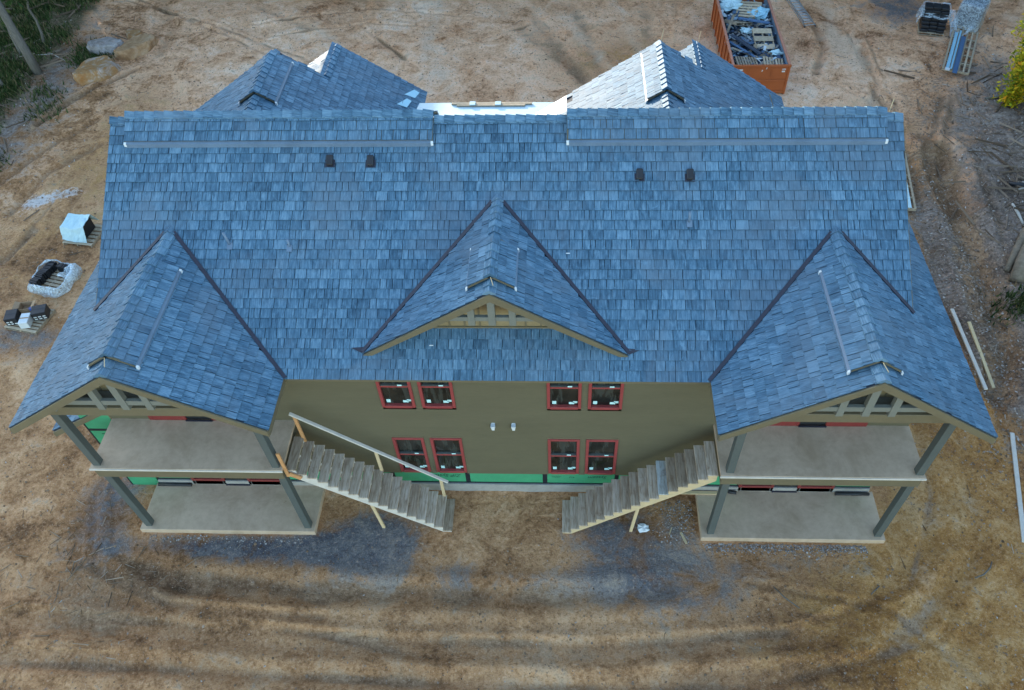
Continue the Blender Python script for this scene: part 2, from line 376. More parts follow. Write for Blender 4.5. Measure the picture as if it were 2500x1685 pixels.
def height(x, y):
    h = GZ + .05*fbm(x*.35, y*.35, 11) + .045*fbm(x*1.3, y*1.3, 21)
    rough = np.clip((np.hypot((x-1)/14, (y-5)/11)-1)*1.2, 0, 1)
    h = h + rough*(.10*fbm(x*.5, y*.5, 31)+.05*fbm(x*2.7, y*2.7, 41))
    d = seg_dist(x, y, DITCH); h = h-.42*np.exp(-(d/.42)**2)+.22*np.exp(-((d-1.0)/.45)**2)
    d = seg_dist(x, y, DITCH2); h = h-.18*np.exp(-(d/.25)**2)
    d = seg_dist(x, y, TRENCH); h = h-.09*np.exp(-(d/.28)**2)+.05*np.exp(-((d-.55)/.25)**2)
    for p in RUTS: d = seg_dist(x, y, p); h = h-.07*np.exp(-(d/.28)**2)
    for p in FRONT: d = seg_dist(x, y, p); h = h-.07*np.exp(-(d/.25)**2)+.035*np.exp(-((d-.45)/.2)**2)
    for p in TRACKS: d = seg_dist(x, y, p); h = h-.05*np.exp(-(d/.35)**2)
    for q, p in enumerate(THIN): d = seg_dist(x, y, p); h = h-.04*np.exp(-(d/.10)**2)+.03*np.exp(-((d-.2)/.08)**2)
    for p in FURROWS: d = seg_dist(x, y, p); h = h-.10*np.exp(-(d/.18)**2)+.05*np.exp(-((d-.35)/.15)**2)
    wl = np.clip((-24.5-x+.12*(y-20))/3, 0, 1); h = h+wl*.35+wl*.12*fbm(x, y, 51)
    wr = np.clip((x-18.6-.12*(y-9))/3, 0, 1); h = h+wr*.3+wr*.22*fbm(x*.8, y*.8, 61)
    near = np.clip(1-np.hypot(np.maximum(np.abs(x)-11.6, 0), np.maximum(np.maximum(-2.0-y, y-13.5), 0))/1.0, 0, 1)
    return h*(1-near)+near*np.minimum(h, GZ-.02)
xs = np.concatenate([[-400, -220, -120, -75, -52, -44], np.arange(-36, 30.01, .095), [36, 55, 90, 180, 400]])
ys = np.concatenate([[-300, -120, -60, -25], np.arange(-9, 35.01, .095), [48, 70, 110, 200, 420]])
X, Y = np.meshgrid(xs, ys)
Z = height(X, Y)
far = (X < -50) | (X > 45) | (Y < -15) | (Y > 42); Z[far] = GZ
nx, ny = len(xs), len(ys)
co = np.stack([X, Y, Z], -1).reshape(-1, 3).astype(np.float32)
ii = np.arange((ny-1)*nx).reshape(ny-1, nx)[:, :-1].ravel()
quads = np.stack([ii, ii+1, ii+nx+1, ii+nx], -1).astype(np.int32)
gm = bpy.data.meshes.new('ground'); gm.vertices.add(len(co)); gm.vertices.foreach_set('co', co.ravel())
gm.loops.add(quads.size); gm.loops.foreach_set('vertex_index', quads.ravel())
gm.polygons.add(len(quads)); gm.polygons.foreach_set('loop_start', np.arange(0, quads.size, 4, dtype=np.int32))
gm.polygons.foreach_set('use_smooth', np.ones(len(quads), bool)); gm.update(calc_edges=True)
def gattr(name, a):
    at = gm.attributes.new(name, 'FLOAT', 'POINT'); at.data.foreach_set('value', np.clip(a, 0, 1).astype(np.float32).ravel())
gattr('pink', np.clip((Y-8.5)/5, 0, 1)*.85 - .5*blob(X, Y, -24, 16, 7, 14))
gattr('rust', .75*blob(X, Y, 14.2, 3, 3.2, 13) + .8*blob(X, Y, 12.5, -4.5, 5.5, 4) + .5*blob(X, Y, 16.2, 17, 2.2, 6) + .45*blob(X, Y, 5, 24, 5, 5)
      + .5*blob(X, Y, -19, 16, 3, 8))
gattr('leafy', .95*blob(X, Y, 22.5, 15, 4.2, 10) + .7*blob(X, Y, 16.4, 9, 1.2, 8) + .8*blob(X, Y, 19.5, 7, 3, 6) + .6*blob(X, Y, -26, 21, 4, 12))
dm = .85*np.exp(-(seg_dist(X, Y, TRENCH)/.34)**2)*np.clip(.8+1.0*fbm(X*.8, Y*.8, 71), 0, 1.3) + .9*np.exp(-(seg_dist(X, Y, DITCH)/.6)**2) + .7*np.exp(-(seg_dist(X, Y, DITCH2)/.35)**2)
for p in RUTS: dm = dm + .36*np.exp(-(seg_dist(X, Y, p)/.55)**2)
brk = np.clip(.55+2.2*fbm(X*.45, Y*.45, 91), 0, 1.1)
for p in THIN: dm = dm + .5*brk*np.exp(-(seg_dist(X, Y, p)/.10)**2)  # dark lines painted along the thin tracks to sharpen their relief
for p in FURROWS: dm = dm + .5*np.exp(-(seg_dist(X, Y, p)/.28)**2)
for p in FRONT: dm = dm + .24*np.exp(-(seg_dist(X, Y, p)/.3)**2)*(.8+1.2*fbm(X*.6, Y*.6, 81))
gattr('damp', dm + .5*blob(X, Y, -11.5, -3.4, 2.4, 1.3) + .2*blob(X, Y, 2, -4.4, 9, 1.5) + .55*blob(X, Y, 10.2, 26, .8, 4) + .15*blob(X, Y, -6, -5.6, 9, .7))
gattr('mud', .85*blob(X, Y, -4.0, -1.7, 1.8, .95) + .6*blob(X, Y, 3.4, -1.6, 2.2, 1.1) + .8*blob(X, Y, -7.6, -2.1, 3.6, .5) + .55*blob(X, Y, -12.5, -.9, 1.3, 2.2) +
      .55*blob(X, Y, -18.4, 6, 2.2, 1.0) + .6*blob(X, Y, 20, 30, 2.6, 2) + .4*blob(X, Y, -2, -2.9, 6.0, .5) + .35*blob(X, Y, 8.6, -2.3, 3, .5) + .45*blob(X, Y, 5, -3.2, 3, 1))
gattr('woods', np.clip((-25.2-X+.04*(Y-20))/1.6+.25, 0, 1)*np.clip((Y-12)/4, 0, 1))
gattr('chalk', .7*blob(X, Y, -20.4, 14.3, 1.4, .6, 15) + .5*blob(X, Y, -21.4, 13.5, .8, .7) + .38*blob(X, Y, -5.2, -2.25, 1.2, .3) + .25*blob(X, Y, 15, 29, 3, 4))
pa = 0*X
for p in PALE: pa = pa + (.42 if p[0][1] > 5 else .22)*np.exp(-(seg_dist(X, Y, p)/.55)**2)
gattr('pale', pa + .3*blob(X, Y, 15, 25, 2.4, 6) + .2*blob(X, Y, -4, 26, 9, 4))
tr = 0*X
for p in TRACKS: tr = tr + np.exp(-(seg_dist(X, Y, p)/.55)**4)
gattr('tread', tr + .8*np.exp(-(seg_dist(X, Y, [(-14, -5), (-11, -4.8)])/.5)**4))
gm.materials.append(MAT['ground'])
ground = bpy.data.objects.new('ground', gm); COL.objects.link(ground); ground['kind'] = 'structure'
def gh(x, y): return float(height(np.array([float(x)]), np.array([float(y)]))[0])
def GG(u, v):
    p = G(u, v)
    for _ in range(3): p = G(u, v, gh(p.x, p.y))
    return p

# ------------------------------------------------------------------ house
house = thing('house', 'large olive house under construction with blue slate shingle roofs, gables and stacked porches', 'house', (0, 0, GZ))
YE, ZE, YR, ZR, XL, XR = -.4976, 5.7393, 5.2335, 9.4407, -10.264, 10.2715
SL = (ZR-ZE)/(YR-YE)
BS = .672                                           # rear slope of the main roof
zmain = lambda y: ZE+SL*(y-YE)
zback = lambda y: ZR-BS*(y-YR)
GW, GZR, GZE, GYF = 3.1431, 7.8448, 5.7732, -2.0843
GS = (GZR-GZE)/GW
CW, CZR, CZE, CYF = 3.3125, 8.2999, 6.0992, .0182
CS = (CZR-CZE)/CW
XGL, XGR = -8.4626, 8.4839
yroof = lambda z: YE+(z-ZE)/SL
RS = .66                                            # slope of the rear gables
SH = []                                             # every shingle: (parent, verts, faces, uvs, tint, centre, size)
UPV = Vector((0, 0, 1))
F4 = [(4, 5, 6, 7), (0, 1, 5, 4), (3, 0, 4, 7), (1, 2, 6, 5)]
def shingle_plane(parent, O, u, v, Lu, Lv, keep=lambda p: True, exp=.255, th=.036):
    O, u, v = Vector(O), Vector(u).normalized(), Vector(v).normalized(); n = u.cross(v)
    k = 0
    while k*exp < Lv-.03:
        y0 = k*exp; y1 = min(y0+exp+.06, Lv); x = -rnd.uniform(0, .3)
        while x < Lu:
            w = rnd.choice((.13, .16, .2, .25, .3, .3, .33, .33, .36)); g = rnd.uniform(.005, .009)
            x0, x1 = max(x, 0)+g, min(x+w, Lu)-g; x += w
            if x1-x0 < .03: continue
            c = O+u*((x0+x1)/2)+v*((y0+y1)/2)
            if not keep(c): continue
            t = th+rnd.uniform(-.006, .008); yb = y0-(rnd.uniform(.0, .006) if k else .02); tl = rnd.uniform(-.003, .003)
            P = lambda a, b, h: O+u*a+v*b+n*h
            vs_ = [P(x0, yb, 0), P(x1, yb, 0), P(x1, y1, .002), P(x0, y1, .002), P(x0, yb, t+tl), P(x1, yb, t-tl), P(x1, y1, .008), P(x0, y1, .008)]
            a, b = rnd.uniform(0, 40), rnd.uniform(0, 40); q = [(a+x0, b), (a+x1, b), (a+x1, b+y1-y0), (a+x0, b+y1-y0)]
            SH.append((parent, vs_, F4, [q, q, q, q], (lambda q_: (q_, -.7, -.45, -.45))(min(.95, max(.05, rnd.gauss(.5, .13)))), c, (x1-x0)*exp, n))  # butt and side faces tinted dark to paint the shadow lines between courses
        k += 1
def deck(name, poly, mat='trim', th=.12):
    """roof deck slab (top face = poly) with its dark underlay"""
    poly = [Vector(p) for p in poly]; n = (poly[1]-poly[0]).cross(poly[2]-poly[0]).normalized()
    if n.z < 0: poly = poly[::-1]; n = -n
    o = M().prism([p-n*.012 for p in poly], -n*th).obj(name, MAT[mat], house)
    M().add([p-n*.006 for p in poly], [tuple(range(len(poly)))]).obj('roof_underlay', MAT['underlay'], o)
    return o
def ridge_caps(parent, a, b, dl, dr, w=.19, step=.26, lift=.022):
    a, b, dl, dr = map(Vector, (a, b, dl, dr)); d = b-a; L = d.length; d.normalize(); n = max(1, round(L/step)); st = L/n
    for i in range(n):
        p0, p1 = a+d*(i*st), a+d*(i*st+st*1.2 if i < n-1 else L)
        j = rnd.uniform(-.006, .006); ww = w+rnd.uniform(-.008, .008)
        vs_ = []
        for p, h in ((p0, lift+.058+j), (p1, lift+.016)):
            vs_ += [p+dl*ww+UPV*h, p+UPV*(h+.012), p+dr*ww+UPV*h, p+dl*ww+UPV*(h-.03), p+dr*ww+UPV*(h-.03)]
        fs = [(0, 1, 6, 5), (1, 2, 7, 6), (0, 3, 4, 2, 1), (0, 5, 8, 3), (2, 4, 9, 7), (5, 6, 7, 9, 8)]
        q = lambda m_: [(rnd.random()*30, rnd.random()*30)]*m_
        a0, b0 = rnd.uniform(0, 40), rnd.uniform(0, 40)
        uq = [(a0, b0), (a0+ww, b0), (a0+ww, b0+st), (a0, b0+st)]
        M().add(vs_, fs, [uq, uq, [uq[0]]*5, uq, uq, [uq[0]]*5], min(.95, max(.1, rnd.gauss(.6, .15)))).obj('ridge_cap', MAT['shingle'], parent)
def ridge_vent(a, b, dl, dr, hw, lift=.14, th=.05, sh=.032):
    """raised vent cover straddling a ridge, shingled on top"""
    a, b, dl, dr = map(Vector, (a, b, dl, dr)); d = (b-a).normalized(); L = (b-a).length
    up = lambda p, h: p+UPV*h
    sec = [up(a+dl*hw, lift-th), up(a+dl*hw, lift), up(a, lift), up(a+dr*hw, lift), up(a+dr*hw, lift-th), up(a, lift-th)]
    o = M().prism(sec, b-a).obj('ridge_vent', MAT['trim'], house)
    for s, dd in ((0, dl), (1, dr)):
        e = a+dd*(hw+.035)
        M().obox(up(e+d*L/2, lift-.028-sh), d*(L/2-.02), dd*.04, UPV*sh).obj('vent_strip', MAT['ventmetal'], o)
        for q in (.02, L-.02):
            M().obox(up(e+d*q+dd*.02, lift-.06), d*.032, dd*.028, UPV*.04).obj('end_cap', MAT['white'], o)
        v = -dd
        u = v.cross(UPV); u.normalize()
        if u.cross(v).z < 0: u = -u
        O = a if u.dot(d) > 0 else b
        shingle_plane(o, up(O+dd*hw, lift), u, v, L, hw)
    ridge_caps(o, up(a, lift), up(b, lift), dl, dr)
    return o

DF = Vector((0, -1, -SL)).normalized(); DB = Vector((0, 1, -BS)).normalized()
nf = Vector((0, -SL, 1)).normalized()
zg = lambda x, xg: GZR-GS*abs(x-xg)
# --- main roof
AP = yroof(GZR)                                     # where the porch ridges meet the main roof
vL = XGL+(GZR-ZE)/GS; vR = XGR-(GZR-ZE)/GS          # valleys meeting the eave
yvL = yroof(zg(XL, XGL)); yvR = yroof(zg(XR, XGR))
P3 = lambda x, y: (x, y, zmain(y))
main_roof = deck('main_roof', [P3(vL, YE), P3(vR, YE), P3(XGR, AP), P3(XR, yvR), P3(XR, YR), P3(XL, YR), P3(XL, yvL), P3(XGL, AP)])
back_roof = deck('back_roof', [(XL, YR, ZR), (XR, YR, ZR), (XR, 11.2, zback(11.2)), (XL, 11.2, zback(11.2))])
def keep_main(p):
    if abs(p.x) > 5.0:
        xg = XGL if p.x < 0 else XGR
        if zg(p.x, xg)-p.z > .10 and p.y < AP+.1: return False
    elif abs(p.x) < CW and CZR-CS*abs(p.x)-p.z > .12 and p.y > .85: return False
    return True
shingle_plane(main_roof, (XL, YE, ZE), (1, 0, 0), (0, 1, SL), XR-XL, math.hypot(YR-YE, ZR-ZE), keep_main)
for a, b in ((XL, -9.80), (-1.68, 1.76), (9.82, XR)):
    ridge_caps(main_roof, (a, YR, ZR), (b, YR, ZR), DF, DB)
for a, b in ((-9.79, -1.69), (1.76, 9.82)):
    ridge_vent((a, YR, ZR), (b, YR, ZR), DF, DB, .74, .17, .05, .055)
# rake boards of the main gable ends
for x in (XL, XR):
    s = 1 if x > 0 else -1; yv = yvL if x < 0 else yvR
    M().prism([(x, yv, zmain(yv)-.02), (x, YR, ZR-.02), (x, YR, ZR-.24), (x, yv, zmain(yv)-.24)], (.025*s, 0, 0)).obj('rake_board', MAT['trim'], main_roof)
M().box(vL+.02, vR-.02, YE-.012, YE-.002, ZE-.09, ZE-.012).obj('fascia_board', MAT['trim'], main_roof)

# --- gables facing the camera
def strip(a, b, w, h, nrm, mat, name, parent, lift=0):
    a, b, nrm = Vector(a), Vector(b), Vector(nrm).normalized()
    return M().bar(a+nrm*(lift+h/2), b+nrm*(lift+h/2), w, h, nrm).obj(name, MAT[mat], parent)
def porch_gable(xg, side):
    """side=-1: outer slope on the left"""
    ys = 7.0
    ev = lambda s: (xg+s*GW)
    inner, outer = -side, side
    r0 = Vector((xg, GYF, GZR)); r1 = Vector((xg, AP, GZR))
    xrk = XL if side < 0 else XR; yv = yvL if side < 0 else yvR; xin = xrk-side*.35
    Q = lambda x, y: (x, y, zg(x, xg))
    di = deck('porch_roof', [Q(ev(inner), GYF), Q(ev(inner), YE), Q(xg, AP), Q(xg, GYF)])
    do = deck('porch_roof', [Q(ev(outer), GYF), Q(xg, GYF), Q(xg, AP), Q(xin, yroof(zg(xin, xg))), Q(xin, ys), Q(ev(outer), ys)])
    Lv = math.hypot(GW, GZR-GZE)
    ki = lambda p: p.y < YE or p.z > zmain(p.y)-.06
    ko = lambda p: (p.z > zmain(p.y)-.06) or (p.x-xrk)*side > -.3
    for s, dk, kp, y1 in ((inner, di, ki, AP+.1), (outer, do, ko, ys)):
        if s > 0: shingle_plane(dk, (ev(1), GYF, GZE), (0, 1, 0), (-1, 0, GS), y1-GYF, Lv, kp)
        else: shingle_plane(dk, (ev(-1), y1, GZE), (0, -1, 0), (1, 0, GS), y1-GYF, Lv, kp)
    dl, dr = Vector((-1, 0, -GS)).normalized(), Vector((1, 0, -GS)).normalized()
    v0, v1 = -1.62, 1.5
    ridge_caps(di, (xg, GYF, GZR), (xg, v0, GZR), dl, dr); ridge_caps(di, (xg, v1, GZR), (xg, AP+.05, GZR), dl, dr)
    ridge_vent((xg, v0, GZR), (xg, v1, GZR), dl, dr, .63)
    # valley metal
    xi = vL if side < 0 else vR
    nv = (Vector((inner*GS, 0, 1)).normalized()+nf).normalized()
    strip((xi, YE, ZE), (xg+inner*.1, AP-.12, GZR-.07), .095, .05, nv, 'valley', 'valley_flashing', di, .022)
    nv = (Vector((outer*GS, 0, 1)).normalized()+nf).normalized()
    strip((xrk, yv, zmain(yv)), (xg+outer*.1, AP-.12, GZR-.07), .09, .05, nv, 'valley', 'valley_flashing', do, .022)
    # rake boards and open truss
    for s, dk in ((inner, di), (outer, do)):
        o = [(xg, GYF-.002, GZR-.015), (ev(s), GYF-.002, GZE-.015), (ev(s), GYF-.002, GZE-.22), (xg, GYF-.002, GZR-.24)]
        M().prism(o, (0, -.035, 0)).obj('rake_board', MAT['trim'], dk)
        x = ev(s); M().box(x+s*.002, x+s*.027, GYF, (YE if s == inner else ys), GZE-.2, GZE-.02).obj('fascia_board', MAT['trim'], dk)
    yp = -1.60; zb = 6.24
    hw = (GZR-.14-zb)/GS
    pan = M().prism([(xg-hw, yp, zb), (xg+hw, yp, zb), (xg, yp, GZR-.14)], (0, .03, 0)).obj('gable_panel', MAT['panel'], house)
    for q in range(-5, 6):
        x = q*.38+.1; t = GZR-.15-GS*abs(x)
        if t > zb+.08: M().box(xg+x-.02, xg+x+.02, yp-.018, yp-.001, zb+.002, t).obj('batten', MAT['trim'], pan)
    bm = M().box(xg-2.35, xg+2.35, -1.80, -1.50, 5.92, zb).obj('gable_beam', MAT['trim'], house, bevel=.01)
    yt = GYF+.10
    tl = lambda x: GZR-.16-GS*abs(x)
    z0, z1 = 6.62, 6.78
    hx = (GZR-.16-z1)/GS
    M().prism([(xg-hx-.05, yt, z0), (xg+hx+.05, yt, z0), (xg+hx-.12, yt, z1), (xg-hx+.12, yt, z1)], (0, .09, 0)).obj('collar_beam', MAT['truss'], house)
    M().box(xg-.085, xg+.085, yt-.02, yt+.11, 6.46, tl(0)-.02).obj('king_post', MAT['truss'], house)
    for q in (-.58, .58): M().box(xg+q-.08, xg+q+.08, yt-.02, yt+.11, 6.46, tl(q)-.03).obj('strut', MAT['truss'], house)
    for q in (-1.75, 1.75): M().box(xg+q-.06, xg+q+.06, GYF+.06, -1.60, tl(q)-.13, tl(q)-.01).obj('lookout', MAT['truss'], house)
    M().box(xg-hx+.25, xg+hx-.25, yt+.1, yp-.02, 6.64, 6.68).obj('ledge', MAT['truss'], house)
    # porch: decks, posts, beams
    X0, X1 = (-11.02, -5.78) if side < 0 else (5.82, 11.08)
    d = M().box(X0, X1, -1.64, 0, 3.10, 3.2).obj('porch_deck', MAT['concrete'], house, bevel=.008)
    M().box(X0-.012, X1+.012, -1.665, -1.642, 3.12, 3.185).obj('deck_edge', MAT['railwood'], d)
    M().box(X0+.05, X1-.05, -1.61, -1.5, 2.72, 3.09).obj('deck_fascia', MAT['trim'], d)
    for x in (X0+.05, X1-.1): M().box(x, x+.05, -1.49, -.02, 2.75, 3.09).obj('deck_fascia', MAT['trim'], d)
    X0, X1 = (-11.10, -5.74) if side < 0 else (5.79, 11.14)
    s = M().box(X0, X1, -1.64, -.02, -.62, -.33).obj('ground_slab', MAT['concrete'], house, bevel=.015)
    for x in ((-10.84, -5.96) if side < 0 else (6.07, 10.93)):
        M().box(x-.1, x+.1, -1.56, -1.36, 3.2, 5.93).obj('post', MAT['post'], house, bevel=.008)
        M().box(x-.1-(.0), x+.1, -1.53, -1.33, -.33, 2.73).obj('post', MAT['post'], house, bevel=.008)
        M().box(x-.08, x+.08, -1.36, -.02, 5.72, 5.92).obj('side_beam', MAT['trim'], house)
    M().box(xg-2.5, xg+2.5, -1.48, -.02, 5.93, 5.96).obj('porch_ceiling', MAT['trim'], house)
porch_gable(XGL, -1); porch_gable(XGR, 1)

# --- central dormer gable
Q = lambda x, y: (x, y, CZR-CS*abs(x)); CA = yroof(CZR)
dl, dr = Vector((-1, 0, -CS)).normalized(), Vector((1, 0, -CS)).normalized()
for s in (-1, 1):
    dk = deck('dormer_roof', [Q(s*CW, CYF), Q(0, CYF), Q(0, CA), Q(s*CW, CYF+.04)])
    kp = lambda p: p.z > zmain(p.y)-.05
    Lv = math.hypot(CW, CZR-CZE)
    if s > 0: shingle_plane(dk, (CW, CYF, CZE), (0, 1, 0), (-1, 0, CS), CA-CYF, Lv, kp)
    else: shingle_plane(dk, (-CW, CA, CZE), (0, -1, 0), (1, 0, CS), CA-CYF, Lv, kp)
    nv = (Vector((s*CS, 0, 1)).normalized()+nf).normalized()
    strip((s*CW, CYF+.05, CZE+.0), (s*.12, CA-.14, CZR-.09), .095, .05, nv, 'valley', 'valley_flashing', dk, .022)
    M().prism([(s*(CW-.02), CYF, zmain(CYF)+.035), (s*(CW+.30), CYF+.12, zmain(CYF+.12)+.035), (s*(CW-.05), CYF+.14, zmain(CYF+.14)+.035)], (0, 0, .012)).obj('flashing_tab', MAT['valley'], dk)
    M().prism([(0, CYF-.002, CZR-.015), (s*CW, CYF-.002, CZE-.015), (s*(CW-.16), CYF-.002, CZE-.06), (0, CYF-.002, CZR-.25)], (0, -.035, 0)).obj('rake_board', MAT['trim'], dk)
    if s > 0:
        ridge_caps(dk, (0, CYF, CZR), (0, .44, CZR), dl, dr); ridge_caps(dk, (0, 1.80, CZR), (0, CA+.05, CZR), dl, dr)
        ridge_vent((0, .44, CZR), (0, 1.80, CZR), dl, dr, .64)
yw = .60; zw = zmain(yw)-.02; hw = (CZR-.14-zw)/CS
pan = M().prism([(-hw, yw, zw), (hw, yw, zw), (0, yw, CZR-.14)], (0, .04, 0)).obj('gable_panel', MAT['panel'], house)
for q in range(-6, 7):
    t = CZR-.16-CS*abs(q*.38)
    if t > zw+.1: M().box(q*.38-.02, q*.38+.02, yw-.02, yw-.001, zw, t).obj('batten', MAT['trim'], pan)
M().box(-2.0, 2.0, yw-.03, yw-.021, zw, zw+.10).obj('base_trim', MAT['trim'], pan)
yt = CYF+.06; tl = lambda x: CZR-.17-CS*abs(x); hx = (CZR-.17-7.42)/CS
M().prism([(-hx-.15, yt, 7.29), (hx+.15, yt, 7.29), (hx-.05, yt, 7.42), (-hx+.05, yt, 7.42)], (0, .09, 0)).obj('collar_beam', MAT['truss'], house)
M().box(-.085, .085, yt-.02, yt+.11, 7.15, tl(0)-.02).obj('king_post', MAT['truss'], house)
for q in (-.49, .49): M().box(q-.08, q+.08, yt-.02, yt+.11, 7.15, tl(q)-.03).obj('strut', MAT['truss'], house)

# --- rear gables
def rear_gable(xa, za, ya, xb, yb, we, bare=None):
    zb_ = za-RS*(xb-xa); xr = xa+we; xl = xa-4.0
    yi = lambda z: YR+(ZR-z)/BS
    Q = lambda x, y: (x, y, za-RS*abs(x-xa))
    ystart = 6.9
    d1 = deck('rear_gable_roof', [Q(xa, ystart), Q(xa, ya), Q(xb, ya), Q(xb, yb), Q(xr, yb), Q(xr, 8.6)])
    d2 = deck('rear_gable_roof', [Q(xa, ya), Q(xa, ystart), Q(xl, 8.6), Q(xl, ya)])
    QB = lambda x, y: (x, y, zb_-RS*abs(x-xb))
    d3 = deck('rear_gable_roof', [QB(xb, yb), QB(xb, ya-1.6), QB(xb-2.4, ya-.6), QB(xb-2.4, yb)])
    kz = lambda p: p.z > zback(p.y)-.06
    Lr = math.hypot(we, RS*we)
    shingle_plane(d1, Q(xr, ystart), (0, 1, 0), (-1, 0, RS), yb-ystart, Lr, lambda p: kz(p) and (p.y < ya or p.x > xb-.05))
    shingle_plane(d2, Q(xl, ya), (0, -1, 0), (1, 0, RS), ya-ystart, math.hypot(4, 4*RS), lambda p: kz(p) and (bare is None or p.x > bare+.25*math.sin(p.y*3)))
    shingle_plane(d3, (xb-2.4, yb, zb_-RS*2.4), (0, -1, 0), (1, 0, RS), yb-ya+1.6, math.hypot(2.4, 2.4*RS), lambda p: p.z > za-RS*abs(p.x-xa)-.04 or p.y > ya)
    dl, dr = Vector((-1, 0, -RS)).normalized(), Vector((1, 0, -RS)).normalized()
    ridge_caps(d3, (xb, ya-.05, zb_), (xb, yb, zb_), dl, dr)
    ridge_caps(d1, (xa, ystart+.3, za), (xa, 8.4, za), dl, dr); ridge_caps(d1, (xa, ya-.35, za), (xa, ya, za), dl, dr)
    ridge_vent((xa, 8.4, za), (xa, ya-.3, za), dl, dr, .63)
    for q, (x, y, z) in enumerate(((xa, ya, za), (xb, yb, zb_))):
        if bare: M().tube([(x+.05, y-.06, z+.02), (x+.1, y-.03, z+.42)], .009, 6).obj('marker_stick', MAT['lumber'], d1)
    if bare:
        M().add([Q(bare+.1, 8.0), Q(bare+.1, ya), Q(xl, ya), Q(xl, 8.6)], [(0, 1, 2, 3)]).obj('bare_membrane', MAT['membrane'], d2)
    # walls under it
    M().box(xl+.45, xr-.45, 10.9, ya-.4, GZ-.1, za-RS*4.0-.2).obj('rear_wall', MAT['siding'], house)
    M().box(xb-2.0, xr-.5, ya-.39, yb-.4, GZ-.1, zb_-RS*2.4-.2).obj('rear_wall', MAT['siding'], house)
    for (x, y, z, h0) in ((xa, ya-.40, za, za-RS*4.0-.2), (xb, yb-.42, zb_, zb_-RS*2.4-.2)):
        h = (z-.14-h0)/RS-.25; h = min(h, 3.4)
        M().prism([(x-h, y, z-.14-RS*h-.1), (x+h, y, z-.14-RS*h-.1), (x, y, z-.2)], (0, .02, 0)).obj('gable_panel', MAT['siding'], house)
    return d1
gA = rear_gable(-7.63, 8.11, 11.0, -6.2, 13.0, 4.3)
gB = rear_gable(4.70, 8.10, 11.35, 6.17, 13.0, 4.75, bare=1.65)
# low-slope roof between the rear gables, covered with pale membrane
lowr = M().prism([(-4.6, 10.6, 5.50), (2.4, 10.6, 5.50), (2.4, 12.15, 5.38), (-4.6, 12.15, 5.38)], (0, 0, -.14)).obj('rear_porch_roof', MAT['membrane'], house)
M().box(-4.3, 2.2, 10.9, 11.8, GZ-.1, 5.2).obj('rear_wall', MAT['siding'], house)
for k, (x0, x1, y, w) in enumerate(((-2.3, .55, 12.02, .10), (-2.1, .3, 11.90, .09))):
    M().box(x0, x1, y-w/2, y+w/2, 5.40+.006*k, 5.45+.006*k).obj('plank', MAT['pallet'], lowr)
for q in (-1.55, -.65): M().box(q-.1, q+.1, 11.86, 12.06, 5.452, 5.49).obj('clamp', MAT['cyan'], lowr)
for k, (x0, x1, y0, y1) in enumerate(((-4.10, -3.80, 11.4, 12.0), (-3.95, -3.62, 12.15, 12.7))):
    z = lambda x: 8.11-RS*(x+7.63)+.045+.004*k
    M().prism([(x0, y0, z(x0)), (x1, y0+.1, z(x1)), (x1+.1, y1, z(x1+.1)), (x0+.25, y1, z(x0+.25))], (0, 0, .006)).obj('flashing_sheet', MAT['cyansheet'], gA)

# --- small roof fittings
for k, (x, y) in enumerate(((-4.36, 4.14), (-3.30, 4.13), (3.61, 3.81), (4.88, 3.80))):
    y0 = y; v = Vector((0, 1, SL)).normalized(); c = Vector((x, y0, zmain(y0)))
    o = M().obox(c+v*.13+nf*.075, (.085, 0, 0), v*.14, nf*.055).obj('roof_vent', MAT['black'], main_roof, bevel=.02)
    M().obox(c+v*.06+nf*.032, (.13, 0, 0), v*.10, nf*.006).obj('vent_base', MAT['valley'], o)
for x, y, h, t in ((-6.86, 2.37, .42, -.06), (-5.31, 2.32, .26, 0), (4.85, 2.86, .36, -.02)):
    z = zmain(y)
    o = M().tube([(x, y, z-.05), (x+t, y+.02, z+h)], .035, 10).obj('vent_pipe', MAT['ventmetal'], main_roof, smooth=True)
    v = Vector((0, 1, SL)).normalized(); M().obox(Vector((x, y-.03, z))+nf*.036, (.07, 0, 0), v*.09, nf*.004).obj('pipe_boot', MAT['ventmetal'], o)
for x, y in ((-2.1, .85), (1.8, 2.2), (-1.6, .22)):
    v = Vector((0, 1, SL)).normalized(); M().obox(Vector((x, y, zmain(y)))+nf*.034, (.05, 0, 0), v*.012, nf*.004).obj('nail_tab', MAT['white'], main_roof)
for xg in (XGL, 0, XGR):
    zz, yy = (CZR, .40) if xg == 0 else (GZR, -1.68)
    M().tube([(xg+.02, yy, zz+.14), (xg+.09, yy-.22, zz+.10)], .010, 5).obj('ridge_stick', MAT['lumber'], house)
M().tube([(9.9, YR, ZR+.02), (10.0, YR+.2, ZR+.34)], .010, 5).obj('ridge_stick', MAT['lumber'], house)

# --- shingles: the 300 that show largest are pieces of their own, the rest of each roof is one part
CV = Vector(CAM)
def score(e):
    d = CV-e[5]; L = d.length; return e[6]*max(0, d.normalized().dot(e[7]))/(L*L)
SH.sort(key=score, reverse=True)
rest = {}
for i, (par, v_, f_, uv, t, c, a, n) in enumerate(SH):
    if i < 300: M().add(v_, f_, uv, t).obj('shingle', MAT['shingle'], par)
    else: rest.setdefault(par.name, (par, M()))[1].add(v_, f_, uv, t)
for par, mm in rest.values(): tag(mm.obj('shingles', MAT['shingle'], par), None, kind='stuff')

